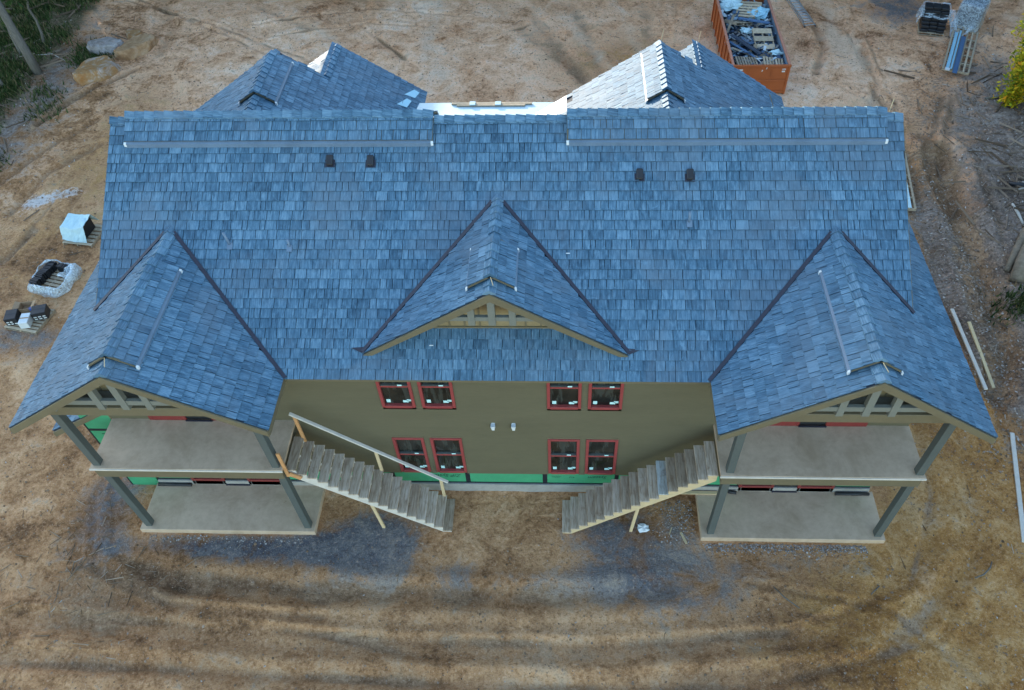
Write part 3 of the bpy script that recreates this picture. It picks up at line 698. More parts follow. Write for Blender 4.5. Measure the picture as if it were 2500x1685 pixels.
# --- walls
wins = [(-3.19, -2.28), (-2.10, -1.19), (1.27, 2.18), (2.36, 3.27)]
holes = [(a, b, z0, z1) for a, b in wins for z0, z1 in ((.55, 2.40), (3.90, 5.62))]
DOORS = [(-9.90, -7.02), (7.05, 9.92)]
for a, b in DOORS: holes += [(a, b, 3.2, 5.4), (a, b, -.33, 2.3)]
body = M().box(-11.02, 11.02, .12, 11.0, GZ-.1, 5.55).obj('wall', MAT['siding'], house)
for x, s in ((-9.95, 1), (9.95, -1)):
    M().prism([(x, .3, 5.4), (x, YR, ZR-.2), (x, 10.6, 5.4)], (.05*s, 0, 0)).obj('gable_wall', MAT['siding'], house)
sid = M(); zt = 5.72; bh = .165; z = .46; r = 0
while z < zt:
    zz = min(z+bh, zt); segs = [(-5.78 if z < 3.2 else -11.02, 5.82 if z < 3.2 else 11.02)] if z > .0 else []
    if z < 2.7: segs = [(-11.02, 11.02)]
    else: segs = [(-11.02, 11.02)]
    for a, b, h0, h1 in holes:
        if zz > h0+.01 and z < h1-.01:
            ns = []
            for p, q in segs:
                if b <= p or a >= q: ns.append((p, q)); continue
                if a > p: ns.append((p, a))
                if b < q: ns.append((b, q))
            segs = ns
    for p, q in segs:
        sid.add([(p, -.024, z), (q, -.024, z), (q, -.003, zz), (p, -.003, zz), (p, .03, z), (q, .03, z)], [(0, 1, 2, 3), (4, 5, 1, 0)])
    z = zz
sid.obj('lap_siding', MAT['siding'], house)
M().box(-11.06, -11.024, -.02, 11.0, .46, 5.5).obj('corner_board', MAT['trim'], house)
M().box(11.024, 11.06, -.02, 11.0, .46, 5.5).obj('corner_board', MAT['trim'], house)
# exposed green sheathing along the base, black tape, foundation
gs = [(-10.95, -9.95), (-6.98, -5.0), (-4.95, -3.52), (-3.46, -1.24), (-1.16, 1.12), (1.2, 3.3), (3.36, 5.2), (5.25, 7.0), (9.97, 11.0)]
for a, b in gs: M().box(a, b, -.004, .11, -.06, .456).obj('green_panel', MAT['green'], house)
for a, b in zip(gs[:-1], gs[1:]):
    if b[0]-a[1] < .2: M().box(a[1]-.03, b[0]+.03, -.008, -.0045, -.06, .45).obj('seam_tape', MAT['tape'], house)
M().box(-11.0, 11.0, -.016, .11, -.12, -.062).obj('base_tape', MAT['tape'], house)
M().box(-11.0, 11.0, -.06, .11, GZ-.15, -.122).obj('foundation', MAT['foundation'], house)
def lettering(txt, size, mtx, parent, mat='ink'):
    c = bpy.data.curves.new('lettering', 'FONT'); c.body = txt; c.size = size; c.shear = .25; c.extrude = .0008; c.align_x = 'CENTER'
    t = bpy.data.objects.new('tmp', c); COL.objects.link(t)
    dg = bpy.context.evaluated_depsgraph_get(); me = bpy.data.meshes.new_from_object(t.evaluated_get(dg))
    bpy.data.objects.remove(t); bpy.data.curves.remove(c)
    me.materials.clear(); me.materials.append(MAT[mat]); me.transform(mtx)
    o = bpy.data.objects.new('lettering', me); COL.objects.link(o); attach(o, parent); return o
RX = Matrix.Rotation(R(90), 4, 'X')
FL = Matrix.Rotation(R(180), 4, 'Y')
lettering('ZIP System', .22, Matrix.Translation((-1.9, -.0062, .36)) @ Matrix.Rotation(R(180), 4, 'Y') @ RX, house)
lettering('System', .20, Matrix.Translation((2.75, -.0062, .34)) @ Matrix.Rotation(R(180), 4, 'Y') @ RX, house)
lettering('R12', .10, Matrix.Translation((1.98, -.0062, .30)) @ Matrix.Rotation(R(180), 4, 'Y') @ RX, house)
for k in range(2): M().box(1.36, 1.36+.30-.05*k, -.0062, -.0045, .32-.06*k, .335-.06*k).obj('print_line', MAT['ink'], house)
# side bump-out with its low roof, green sheathing on the front
bo = M().box(-11.95, -11.07, .03, 3.4, GZ-.1, 3.0).obj('side_wall', MAT['siding'], house)
M().box(-11.95, -11.07, 0, .028, GZ-.1, 3.35).obj('green_panel', MAT['green'], house)
for z0 in (.7, 1.75, 2.55): M().box(-11.95, -11.07, -.005, -.001, z0, z0+.11).obj('seam_tape', MAT['tape'], house)
M().box(-11.99, -11.951, -.01, .06, GZ-.1, 2.95).obj('seam_tape', MAT['tape'], house)
lettering('ZIP', .42, Matrix.Translation((-11.42, -.007, 2.16)) @ RX @ Matrix.Rotation(R(8), 4, 'Z'), house)
lr = deck('side_roof', [(-13.06, -.02, 2.50), (-13.06, 3.5, 2.50), (-11.07, 3.5, 3.70), (-11.07, -.02, 3.70)])
ss = (3.70-2.50)/(13.06-11.07)
n0 = len(SH); shingle_plane(lr, (-13.06, 3.5, 2.50), (0, -1, 0), (1, 0, ss), 3.5, math.hypot(1.99, 1.2))
mm = M()
for e in SH[n0:]: mm.add(e[1], e[2], e[3], e[4])
tag(mm.obj('shingles', MAT['shingle'], lr), None, kind='stuff')
M().prism([(-13.06, -.022, 2.485), (-11.07, -.022, 3.685), (-11.07, -.022, 3.48), (-13.06, -.022, 2.28)], (0, -.03, 0)).obj('rake_board', MAT['trim'], lr)

# --- windows
def window(x0, x1, z0, z1, k):
    fr = M(); w = .085
    fr.box(x0, x0+w, -.055, .06, z0, z1); fr.box(x1-w, x1, -.055, .06, z0, z1); fr.box(x0+w, x1-w, -.055, .06, z1-w, z1); fr.box(x0+w, x1-w, -.075, .06, z0, z0+w+.02)
    o = fr.obj('window', MAT['red'], house, bevel=.006)
    zm = z0+(z1-z0)*.52
    M().box(x0+w, x1-w, -.035, .05, zm-.03, zm+.03).obj('meeting_rail', MAT['red'], o)
    M().box(x0+w+.01, x1-w-.01, -.03, .045, zm+.035, zm+.06).obj('sash_track', MAT['post'], o)
    M().box(x0+w, x1-w, .02, .04, z0+w+.02, zm-.03).obj('pane', MAT['glass'], o)
    M().box(x0+w, x1-w, .03, .05, zm+.06, z1-w).obj('pane', MAT['glass'], o)
    W = x1-x0
    if k in (0, 1): M().box(x0-.02, x1+.02, -.03, -.016, z1+.005, z1+.06).obj('head_flashing', MAT['trim'], o)
    zs = z0+w+.05+rnd.uniform(0, .03)
    for (a, b, c, d) in ((.13, .27, 0, .13), (.62, .80, .0, .09), (.74, .89, .05, .13)):
        M().box(x0+a*W+.02, x0+b*W, .012, .018, zs+c, zs+d).obj('sticker', MAT['sticker'], o)
    M().box(x0+.60*W, x0+.73*W, -.034, -.031, zm+.01, zm+.085).obj('sticker', MAT['sticker'], o)
for a, b in wins:
    window(a, b, .55, 2.40, 0); window(a, b, 3.90, 5.66, 1)
for a, b in DOORS:
    for z0, z1 in ((3.2, 5.35), (-.33, 2.25)):
        c0, c1 = a+1.02, b-1.06; fr = M()
        for p, q in ((a, a+.09), (c0-.05, c0+.04), (c1-.04, c1+.05), (b-.09, b)): fr.box(p, q, -.06, .08, z0+.01, z1)
        for p, q in ((a+.09, c0-.05), (c1+.05, b-.09)): fr.box(p, q, -.06, .08, z0+.01, z0+.30); fr.box(p, q, -.06, .08, z1-.1, z1)
        o = fr.obj('door_unit', MAT['darkred'], house, bevel=.006)
        for p, q in ((a+.09, c0-.05), (c1+.05, b-.09)): M().box(p, q, .02, .04, z0+.30, z1-.1).obj('pane', MAT['glass'], o)
        d = M().box(c0+.04, c1-.04, -.02, .03, z0+.03, z1-.05).obj('door', MAT['black'], o)
        M().box(c0+.16, c1-.16, -.026, -.021, z0+.25, z1-.2).obj('pane', MAT['glass'], o)
        M().box(c0+.02, c1-.02, -.10, -.06, z0+.006, z0+.05).obj('threshold', MAT['valley'], o)
        M().tube([(c0+.12, -.05, z0+1.0), (c0+.12, -.05, z0+1.12)], .016, 6).obj('handle', MAT['alum'], o)
# wall lights
for x in (-.24, .33):
    o = M().box(x-.05, x+.05, -.03, -.015, 2.93, 3.16).obj('wall_light', MAT['white'], house)
    sec = [(x-.035, -.05), (x+.035, -.05), (x+.035, -.12), (x-.035, -.12)]
    big = [(x-.06, -.035), (x+.06, -.035), (x+.06, -.15), (x-.06, -.15)]
    M().add([(a, b, 2.94) for a, b in sec]+[(a, b, 3.15) for a, b in big], [(0, 1, 5, 4), (1, 2, 6, 5), (2, 3, 7, 6), (3, 0, 4, 7), (4, 5, 6, 7), (3, 2, 1, 0)]).obj('lamp_shade', MAT['white'], o)
# black drain pipes and tape rolls lying along the lower porch wall
M().tube([(-11.0, -.12, -.27), (-9.95, -.12, -.27)], .055, 10).obj('drain_pipe', MAT['black'], house, smooth=True)
M().tube([(9.98, -.14, -.28), (11.0, -.14, -.28)], .05, 10).obj('drain_pipe', MAT['black'], house, smooth=True)
M().tube([(6.75, -.12, -.27), (7.0, -.16, -.27)], .055, 10).obj('drain_pipe', MAT['black'], house, smooth=True)

# ------------------------------------------------------------------ temporary stairs
def stairs(side, label):
    xt = -5.765 if side < 0 else 5.80
    run = .243 if side < 0 else .240
    N = 17; rise = 3.68/(N+.5); d = -side
    st = thing('staircase', label, 'staircase', (xt+d*run*N/2, -.95, GZ))
    y0, y1 = -1.50, -.42; sm = 'railwood' if side < 0 else 'lumber'
    for i in range(N):
        x = xt+d*run*i; z = 3.2-rise*(i+1); j = rnd.uniform(-.012, .012); tw = rnd.uniform(-.006, .006)
        xa, xb = sorted((x-d*.01, x+d*(run+.03)))
        m_ = M(); m_.add([(xa+tw, y0+j, z-.04), (xb+tw, y0+j, z-.04), (xa-tw, y1+j, z-.04), (xb-tw, y1+j, z-.04), (xa+tw, y0+j, z), (xb+tw, y0+j, z), (xa-tw, y1+j, z+.004), (xb-tw, y1+j, z+.004)],
                         [(0, 2, 3, 1), (4, 5, 7, 6), (0, 1, 5, 4), (2, 6, 7, 3), (0, 4, 6, 2), (1, 3, 7, 5)])
        m_.obj('tread', MAT['bluetread' if side > 0 and i == 5 else 'tread'], st, bevel=.006)
    for y in (y0+.03, (y0+y1)/2, y1-.07):
        poly = []
        for i in range(N):
            x = xt+d*run*i; z = 3.2-rise*(i+1)-.042; poly += [(x, y, z), (x+d*run, y, z)]
        xe = xt+d*run*N; ze = 3.2-rise*N-.042
        poly += [(xe, y, GZ-.05), (xe-d*.22, y, GZ-.05), (xt, y, 3.2-rise-.34)]
        M().prism(poly, (0, .04, 0)).obj('stringer', MAT[sm], st)
    # cleat on the face of the near stringer and braces
    xa = xt+d*2.06
    zs = 3.2-rise*(2.06/run)-.30
    M().bar((xa, y0+.14, gh(xa, y0)-.03), (xa-d*.12, y0+.10, zs+.1), .09, .05, (0, 1, 0)).obj('brace', MAT['lumber'], st)
    M().bar((xa-d*.10, y1-.12, gh(xa, y1)-.03), (xa-d*.10, y1-.12, zs+.12), .09, .09, (0, 1, 0)).obj('brace', MAT['oldwood'], st)
    if side < 0:
        yr = -.45
        a, b = Vector((-5.60, yr, 4.14)), Vector((-1.72, yr, .66))
        M().bar(a, b, .09, .05).obj('handrail', MAT['railwood'], st, bevel=.006)
        zr = lambda x: a.z+(b.z-a.z)*(x-a.x)/(b.x-a.x)-.03
        for x, zb in ((-5.50, 2.80), (-3.60, 1.25), (-1.92, GZ-.05)):
            M().bar((x, yr, zb), (x, yr, zr(x)), .045, .09, (1, 0, 0)).obj('rail_post', MAT['oranglumber'] if x < -5 else MAT['lumber'], st)
        M().bar((-5.74, y0-.025, 2.72), (-5.74, y0-.025, 3.86), .045, .09, (1, 0, 0)).obj('rail_post', MAT['oranglumber'], st)
        M().bar((-5.70, y0-.03, 2.86), (-5.42, y0-.03, 2.62), .04, .14, (0, 0, 1)).obj('brace', MAT['oranglumber'], st)
    return st
stairs(-1, 'weathered wooden stairs with a pale handrail, running down from the porch left of the windows')
stairs(1, 'weathered wooden stairs without a handrail, with one bluish tread and pale sawtooth stringer')

# ------------------------------------------------------------------ pallets
def pallet(label, loc, rz=0, w=1.2, d=1.05, n=7, h=.14, mat='pallet', name='pallet', group=None, tilt=None, bottom=True):
    t = thing(name, label, 'pallet', loc, rz, group, True)
    if tilt: t.rotation_euler = (tilt[0], tilt[1], rz)
    sw = d/n*.68
    for i in range(n):
        y = -d/2+sw/2+i*(d-sw)/(n-1)
        M().box(-w/2, w/2, y-sw/2, y+sw/2, h-.02, h+rnd.uniform(0, .004)).obj('slat', MAT[mat], t)
    for x in (-w/2+.02, 0, w/2-.02):
        M().box(x-.02, x+.02, -d/2+.003, d/2-.003, .018, h-.021).obj('stringer', MAT[mat], t)
    if bottom:
        for y in (-d/2+.06, 0, d/2-.06): M().box(-w/2+.002, w/2-.002, y-.045, y+.045, 0, .017).obj('bottom_slat', MAT[mat], t)
    return t
def long_pallet(label, loc, rz, w=1.2, L=4.3, n=6):
    t = thing('long_pallet', label, 'pallet', loc, rz, None, True)
    for i in range(n):
        x = -w/2+.045+i*(w-.09)/(n-1); M().box(x-.042, x+.042, -L/2, L/2, .085, .125).obj('rail', MAT['pallet'], t)
    for k in range(6):
        y = -L/2+.05+k*(L-.1)/5; M().box(-w/2+.004, w/2-.004, y-.045, y+.045, 0, .084).obj('crosspiece', MAT['pallet'], t)
    return t
def floor_z(p, r=.6): return max(gh(p[0]+a*r, p[1]+b*r) for a in (-1, 0, 1) for b in (-1, 0, 1))-.02
def put(u, v, dz=0, r=.6):
    p = GG(u, v); return Vector((p.x, p.y, floor_z(p, r)+dz))

def film(name, label, sections, cat='plastic film', parent=None, closed=True, mat='film', amp=.06, seed=1, thick=.0):
    """crumpled sheet lofted through rings of points"""
    nR, nP = len(sections), len(sections[0]); m_ = M(); vs_ = []
    for i, sec in enumerate(sections):
        for j, p in enumerate(sec):
            p = Vector(p); q = Vector((mnoise.noise(p*5+Vector((seed, 0, 0))), mnoise.noise(p*5+Vector((0, seed, 9))), mnoise.noise(p*5+Vector((7, 0, seed)))))
            vs_.append(p+q*amp)
    fs = [(i*nP+j, i*nP+(j+1) % nP, (i+1)*nP+(j+1) % nP, (i+1)*nP+j) for i in range(nR-1) for j in range(nP if closed else nP-1)]
    o = m_.add(vs_, fs).obj(name, MAT[mat], parent, smooth=True)
    sd = o.modifiers.new('subdivision', 'SUBSURF'); sd.levels = 1; sd.render_levels = 1
    if thick: so_ = o.modifiers.new('thickness', 'SOLIDIFY'); so_.thickness = thick
    if not parent: tag(o, label, cat)
    return o
def place(o, t):
    o.matrix_world = Matrix.LocRotScale(t.location, t.rotation_euler, None); return o

# pallet with cartons
c = put(77, 783); T = Matrix.LocRotScale(c, Matrix.Rotation(R(-12), 3, 'Z').to_euler(), None)
pb = pallet('slatted wooden pallet carrying cartons beside the left side of the house', c, R(-12), 1.35, 1.2, 8)
def carton(name, label, x, y, w, d, h, rz, mat, cat='box', open_=False, marks=0, z=.145):
    t = thing(name, label, cat, T @ Vector((x, y, z)), R(-12)+rz, None, True)
    if open_:
        b = M().box(-w/2, w/2, -d/2, -d/2+.012, 0, h).box(-w/2, w/2, d/2-.012, d/2, 0, h).box(-w/2, -w/2+.012, -d/2+.012, d/2-.012, 0, h).box(w/2-.012, w/2, -d/2+.012, d/2-.012, 0, h).box(-w/2+.012, w/2-.012, -d/2+.012, d/2-.012, .003, .012)
        b.obj('carton', MAT[mat], t)
        for s in (-1, 1):
            M().bar((s*w/2, 0, h), (s*(w/2+.16), 0, h+.07), d, .008, (0, 0, 1)).obj('flap', MAT[mat], t)
    else:
        M().box(-w/2, w/2, -d/2, d/2, 0, h).obj('carton', MAT[mat], t, bevel=.012)
        M().box(-w/2+.01, w/2-.01, -.03, .03, h+.001, h+.003).obj('lid_seam', MAT['tape'] if mat == 'black' else MAT['card'], t)
    for k in range(marks):
        M().box(-w/2+.05+(k % 3)*w*.3, -w/2+.05+(k % 3)*w*.3+w*.2, -d/2-.004, -d/2-.001, .05+(k//3)*.1, .10+(k//3)*.1).obj('printed_mark', MAT['white'], t)
    return t
carton('carton', 'black carton with white print at the left corner of the carton pallet', -.47, -.22, .42, .52, .34, R(25), 'black', marks=5)
carton('carton', 'black carton with white print at the right corner of the carton pallet', .42, .22, .52, .46, .36, R(28), 'black', marks=6)
carton('carton', 'plain white box at the front of the carton pallet', .12, -.25, .34, .52, .30, R(20), 'white')
carton('carton', 'open brown cardboard box at the back of the carton pallet', -.32, .36, .46, .40, .24, R(20), 'card', open_=True)
t = thing('blue_bag', 'crumpled blue bag lying on the carton pallet between cartons', 'bag', T @ Vector((.08, .36, .145)), 0, None, True)
MAT['blue'] = simple('blue_plastic', (.02, .10, .42), .4, .3, 6, .3)
def lump(rx, ry, rz_, seed, amp=.22, n=14):
    m_ = M(); vs_ = []
    for i in range(n//2+1):
        th = math.pi*i/(n//2)
        for j in range(n):
            ph = 2*math.pi*j/n; p = Vector((math.sin(th)*math.cos(ph), math.sin(th)*math.sin(ph), math.cos(th)))
            k = 1+amp*mnoise.noise(p*2.1+Vector((seed, seed*2, 0)))+amp*.5*mnoise.noise(p*5+Vector((seed, 0, 3)))
            vs_.append((p.x*rx*k, p.y*ry*k, (p.z*rz_*k)+rz_))
    fs = [(i*n+j, i*n+(j+1) % n, (i+1)*n+(j+1) % n, (i+1)*n+j) for i in range(n//2) for j in range(n)]
    return m_.add(vs_, fs)
lump(.22, .16, .13, 3, .5).obj('bag', MAT['blue'], t)
M().box(-.03, .03, .0, .10, .22, .28).obj('yellow_tie', MAT['oranglumber'], t)

# pallet with an opened ring of plastic wrap and roof tiles
c = put(137, 688); pw = pallet('wooden pallet inside an opened ring of plastic wrap left of the house', c, R(-14), 1.25, 1.35, 8)
tt = thing('tile_stack', 'row of black roof tiles standing on edge inside the plastic ring', 'roof tiles', Matrix.LocRotScale(c, pw.rotation_euler, None) @ Vector((0, 0, .146)), R(-14), None, True)
for i in range(15):
    y = -.58+i*.083; M().box(-.58, -.26+rnd.uniform(-.03, .03), y, y+.055, 0, .30+rnd.uniform(-.03, .03)).obj('tile', MAT['black'], tt)
for i in range(8):
    x = -.10+i*.05; M().box(x, x+.035, .42, .64, 0, .30+rnd.uniform(-.03, .03)).obj('tile', MAT['black'], tt)
secs = []
for z, k in ((.02, 1.10), (.14, 1.20), (.30, 1.10), (.44, 1.05), (.47, .98), (.40, .93)):
    ring = []
    for j in range(40):
        a = 2*math.pi*j/40; sq = (abs(math.cos(a))**4+abs(math.sin(a))**4)**-.25
        bl = .14*max(0, math.cos(a-R(20)))
        ring.append((.70*sq*k*math.cos(a)+bl*.6, .74*sq*k*math.sin(a), z+bl*.35+.10*math.sin(3*a)*(z > .1)))
    secs.append(ring)
place(film('plastic_wrap', 'crumpled ring of clear plastic wrap around an opened pallet left of the house', secs, amp=.12, seed=4, mat='whitefilm'), pw)
place(film('plastic_wrap', 'sheet of clear plastic wrap slumped over the right corner of the opened pallet', [[(.42+.07*i, -.1+.10*j, .52-.03*i*i*.4+.06*math.sin(j*1.7)) for j in range(8)] for i in range(6)], closed=False, amp=.14, seed=9, mat='whitefilm'), pw)

# tarp-covered pallet
c = put(210, 577); pc = pallet('wooden pallet half covered by a pale blue tarp left of the house', c, R(-8), 1.3, 1.25, 6)
ts = thing('tile_stack', 'dark roof tiles stacked under the pale blue tarp', 'roof tiles', Matrix.LocRotScale(c, pc.rotation_euler, None) @ Vector((0, 0, .146)), R(-8), None, True)
for k in range(7): M().box(-.5, .25, -.30+.02*k, .45, k*.07, k*.07+.06).obj('tile', MAT['black'], ts)
tv = [(-.66, -.50, .20), (-.15, -.56, .17), (.42, -.52, .16), (-.86, -.12, .52), (-.60, -.30, .72), (-.10, -.34, .66), (.40, -.26, .80), (-.82, .30, .56), (-.50, .32, .92), (.0, .36, .86), (.46, .34, .95), (-.66, .66, .30), (-.1, .68, .34), (.42, .66, .40)]
tf = [(0, 1, 5, 4), (1, 2, 6, 5), (0, 4, 3), (3, 4, 8, 7), (4, 5, 9), (4, 9, 8), (5, 6, 9), (6, 10, 9), (7, 8, 11), (8, 9, 12, 11), (9, 10, 13, 12)]
tm = M().add(tv, tf)
tarp = tag(tm.obj('tarp', MAT['cyan']), 'pale blue tarp draped over a pallet beside the roof edge on the left', 'tarp')
sd = tarp.modifiers.new('subdivision', 'SUBSURF'); sd.subdivision_type = 'SIMPLE'; sd.levels = sd.render_levels = 3
tx = bpy.data.textures.new('creases', 'CLOUDS'); tx.noise_scale = .22
dp = tarp.modifiers.new('creases', 'DISPLACE'); dp.texture = tx; dp.strength = .09; dp.mid_level = .5
so_ = tarp.modifiers.new('thickness', 'SOLIDIFY'); so_.thickness = .012
place(tarp, pc)

# ------------------------------------------------------------------ rear right: stacks, long pallet, ladder
p0, p1 = GG(2241, 87), GG(2300, 91); ang = math.atan2(p1.y-p0.y, p1.x-p0.x)
dx = Vector((math.cos(ang), math.sin(ang), 0)); dy = Vector((-math.sin(ang), math.cos(ang), 0))
c = (p0+p1)/2+dy*.62; c.z = floor_z(c)
pl = pallet('wooden pallet under the stepped stack of black tiles at the back right', c, ang, 1.25, 1.25, 7)
ts = thing('tile_stack', 'stepped stack of shiny black roof tiles half covered in plastic', 'roof tiles', c+Vector((0, 0, .146)), ang, None, True)
for k in range(7):
    for q in range(3):
        x0 = -.6+q*.4+(.03 if k % 2 else -.0); y0 = -.6+.10*k+(.05 if q == 1 else 0)
        M().box(x0+.012, x0+.388, y0, .55, k*.15, k*.15+.14).obj('tile_bundle', MAT['black'], ts, bevel=.02)
secs = [[(-.82+.10*math.sin(j*2.1)+.11*i, .75-.17*j, 1.14-.02*j*j*.5-(.55 if i in (0, 15) else .12 if i in (1, 14) else 0)*(1+.3*math.sin(j))) for j in range(7)] for i in range(16)]
place(film('plastic_wrap', 'clear plastic wrap hanging over the stepped tile stack', secs, closed=False, amp=.14, seed=21), pl)
place(film('plastic_wrap', 'long tail of clear plastic wrap hanging between the two tile stacks', [[(.66+.10*i+.05*j, .55-.22*j, max(.03, .95-.18*j)) for j in range(7)] for i in range(5)], closed=False, amp=.13, seed=25), pl)
p0, p1 = GG(2328, 74), GG(2372, 78); ang2 = math.atan2(p1.y-p0.y, p1.x-p0.x)-.12
c2 = (p0+p1)/2+Vector((-math.sin(ang2), math.cos(ang2), 0))*.62; c2.z = floor_z(c2)
pl2 = pallet('wooden pallet under the fully wrapped tile stack at the back right', c2, ang2, 1.2, 1.2, 7)
ts = thing('tile_stack', 'square stack of dark roof tiles tightly wrapped in clear plastic', 'roof tiles', c2+Vector((0, 0, .146)), ang2, None, True)
for k in range(8):
    for q in range(2): M().box(-.55+q*.55+.01, q*.55-.01, -.55, .55, k*.14, k*.14+.13).obj('tile_bundle', MAT['blacksheet'], ts, bevel=.015)
secs = []
for z, k in ((.05, 1.12), (.4, 1.05), (.8, 1.04), (1.2, 1.05), (1.32, .95), (1.30, .5), (1.31, .05)):
    secs.append([(.6*k*(max(-1, min(1, 1.35*math.cos(2*math.pi*j/28)))), .6*k*(max(-1, min(1, 1.35*math.sin(2*math.pi*j/28)))), z) for j in range(28)])
place(film('plastic_wrap', 'clear plastic wrap enclosing the square tile stack at the top edge', secs, amp=.05, seed=31), pl2)
place(film('plastic_wrap', 'loose plastic strip lying from the wrapped stack towards the long pallet', [[(.30+.09*i-.05*j, -.62-.16*j, max(.06, .30-.08*j)+.02*i) for j in range(6)] for i in range(3)], closed=False, amp=.07, seed=35), pl2)
P = [GG(2297, 183), GG(2357, 192), GG(2387, 82), GG(2325, 78)]
c = sum(P, Vector())/4; c.z = max(gh(*(c+(q-c)*f)[:2]) for q in P for f in (0, .5, 1))-.03
fy = ((P[2]+P[3])-(P[0]+P[1])); L = fy.length/2; rz = math.atan2(fy.y, fy.x)-R(90)
lp = long_pallet('long slatted pallet of pale lumber lying in front of the tile stacks', c, rz, 1.25, L)
Tm = Matrix.LocRotScale(c, lp.rotation_euler, None)
def trim(label, x, y0, y1, mat, w, z=.128, cap=None):
    t = thing('metal_trim', label, 'metal trim', Tm @ Vector((x, 0, z)), rz, None, True)
    M().prism([(-w/2, y0, 0), (w/2, y0, 0), (w/2, y0, .05), (w/2-.012, y0, .05), (w/2-.012, y0, .012), (-w/2+.012, y0, .012), (-w/2+.012, y0, .03), (-w/2, y0, .03)], (0, y1-y0, 0)).obj('channel', MAT[mat], t)
    if cap: M().box(-w/2-.02, w/2+.05, y0-.16, y0+.06, .032, .06).obj('end_tab', MAT['white'], t)
    return t
trim('pale blue metal trim with a white end on the long pallet', -.40, -L/2-.05, L/2-.45, 'cyansheet', .15, cap=True)
trim('narrow pale blue metal trim in the middle of the long pallet', -.23, -L/2+.05, L/2-.2, 'cyansheet', .09)
trim('dark blue metal trim overhanging the front of the long pallet', -.03, -L/2-.28, L/2-.75, 'bluesheet', .22)
# long pallet with pale sheet beside the right side of the house
a, b = GG(2207, 385), GG(2233, 522); fy = a-b; rz2 = math.atan2(fy.y, fy.x)-R(90); L2 = fy.length
c = (a+b)/2-Vector((math.cos(rz2), math.sin(rz2), 0))*.55; c.z = floor_z(c, .9)
lp2 = long_pallet('long slatted pallet half hidden by the right roof edge', c, rz2, 1.1, L2, 5)
t = thing('pale_sheet', 'pale blue sheet lying on the long pallet beside the right roof edge', 'sheet', c+Vector((0, 0, .127)), rz2, None, True)
M().box(-.52, .36, -L2/2+.04, L2/2-.3, 0, .012).obj('sheet', MAT['cyan'], t)
for k in range(3): M().box(-.52, .36, -L2/2+.6+k*.9, -L2/2+.63+k*.9, .013, .018).obj('fold', MAT['cyansheet'], t)
# extension ladder
a, b = (GG(1920, 0)+GG(1943, 0))/2, (GG(1963, 70)+GG(1990, 68))/2
dv = (a-b).normalized(); rz = math.atan2(dv.y, dv.x)-R(90); Lr = 5.2
c = b+dv*Lr/2; c.z = max(gh(*(b+dv*q)[:2]) for q in (0, 1, 2, 3, 4, 5))+.0
t = thing('ladder', 'aluminium extension ladder lying on the dirt beside the dumpster', 'ladder', c, rz, None, True)
for zz, x, y0 in ((.0, .29, 0), (.075, .24, .35)):
    for s in (-1, 1): M().box(s*x-.018, s*x+.018, -Lr/2+y0, Lr/2, zz, zz+.07).obj('rail', MAT['alum'], t)
    y = -Lr/2+y0+.12
    while y < Lr/2-.05: M().tube([(-x+.016, y, zz+.035), (x-.016, y, zz+.035)], .018, 6).obj('rung', MAT['alum'], t); y += .30
for s in (-1, 1): M().box(s*.29-.03, s*.29+.03, -Lr/2-.03, -Lr/2+.05, -.01, .045).obj('foot', MAT['black'], t)

# ------------------------------------------------------------------ dumpster
DX0, DX1, DY0, DY1, DZ0, DZ1 = 9.57, 12.24, 21.72, 28.9, GZ-.02, 1.08
dm_ = thing('dumpster', 'rusty orange roll-off dumpster full of pallets and scrap behind the house', 'dumpster', ((DX0+DX1)/2, (DY0+DY1)/2, DZ0))
zf = DZ0+.14; w = .07
M().box(DX0, DX1, DY0, DY1, zf, zf+.06).obj('floor', MAT['insteel'], dm_)
def panel(x0, x1, y0, y1):
    return M().box(x0, x1, y0, y1, zf+.06, DZ1-.1)
for x0, x1 in ((DX0, DX0+.03), (DX1-.03, DX1)): panel(x0, x1, DY0+.03, DY1-.03).obj('side_wall', MAT['orange'], dm_)
for x0, x1 in ((DX0+.031, DX0+.036), (DX1-.036, DX1-.031)): panel(x0, x1, DY0+.04, DY1-.04).obj('liner', MAT['insteel'], dm_)
gate = panel(DX0+.08, DX1-.08, DY0, DY0+.03).obj('tailgate', MAT['orange'], dm_); panel(DX0, DX1, DY1-.03, DY1).obj('end_wall', MAT['orange'], dm_)
for x in (DX0, DX1-.085): M().box(x-.005, x+.09, DY0-.05, DY0+.06, DZ0+.08, DZ1-.09).obj('corner_post', MAT['orange'], dm_, bevel=.01)
for z0, z1 in ((zf-.02, zf+.10), (zf+.60, zf+.70)): M().box(DX0+.09, DX1-.09, DY0-.045, DY0-.002, z0, z1).obj('rib', MAT['orange'], gate, bevel=.012)
for x in (DX0+.75, DX1-.85): M().box(x, x+.035, DY0-.02, DY0-.002, zf+.71, DZ1-.1).obj('rib', MAT['orange'], gate)
M().box(DX0-.03, DX1+.03, DY0-.05, DY0+.05, DZ1-.1, DZ1).obj('top_rail', MAT['orange'], dm_, bevel=.012)
for x in (DX0-.02, DX1-.07): M().box(x-.01, x+.10, DY0+.051, DY1, DZ1-.11, DZ1-.003).obj('top_rail', MAT['rimrust'], dm_, bevel=.012)
for k in range(9):
    y = DY0+.6+k*.78
    for x0, x1 in ((DX0-.06, DX0-.002), (DX1+.002, DX1+.06)): M().box(x0, x1, y-.04, y+.04, zf, DZ1-.12).obj('side_rib', MAT['orange'], dm_)
for x in (DX0+.5, DX1-.5): M().box(x-.06, x+.06, DY0+.1, DY1, DZ0, zf-.001).obj('skid', MAT['orange'], dm_)
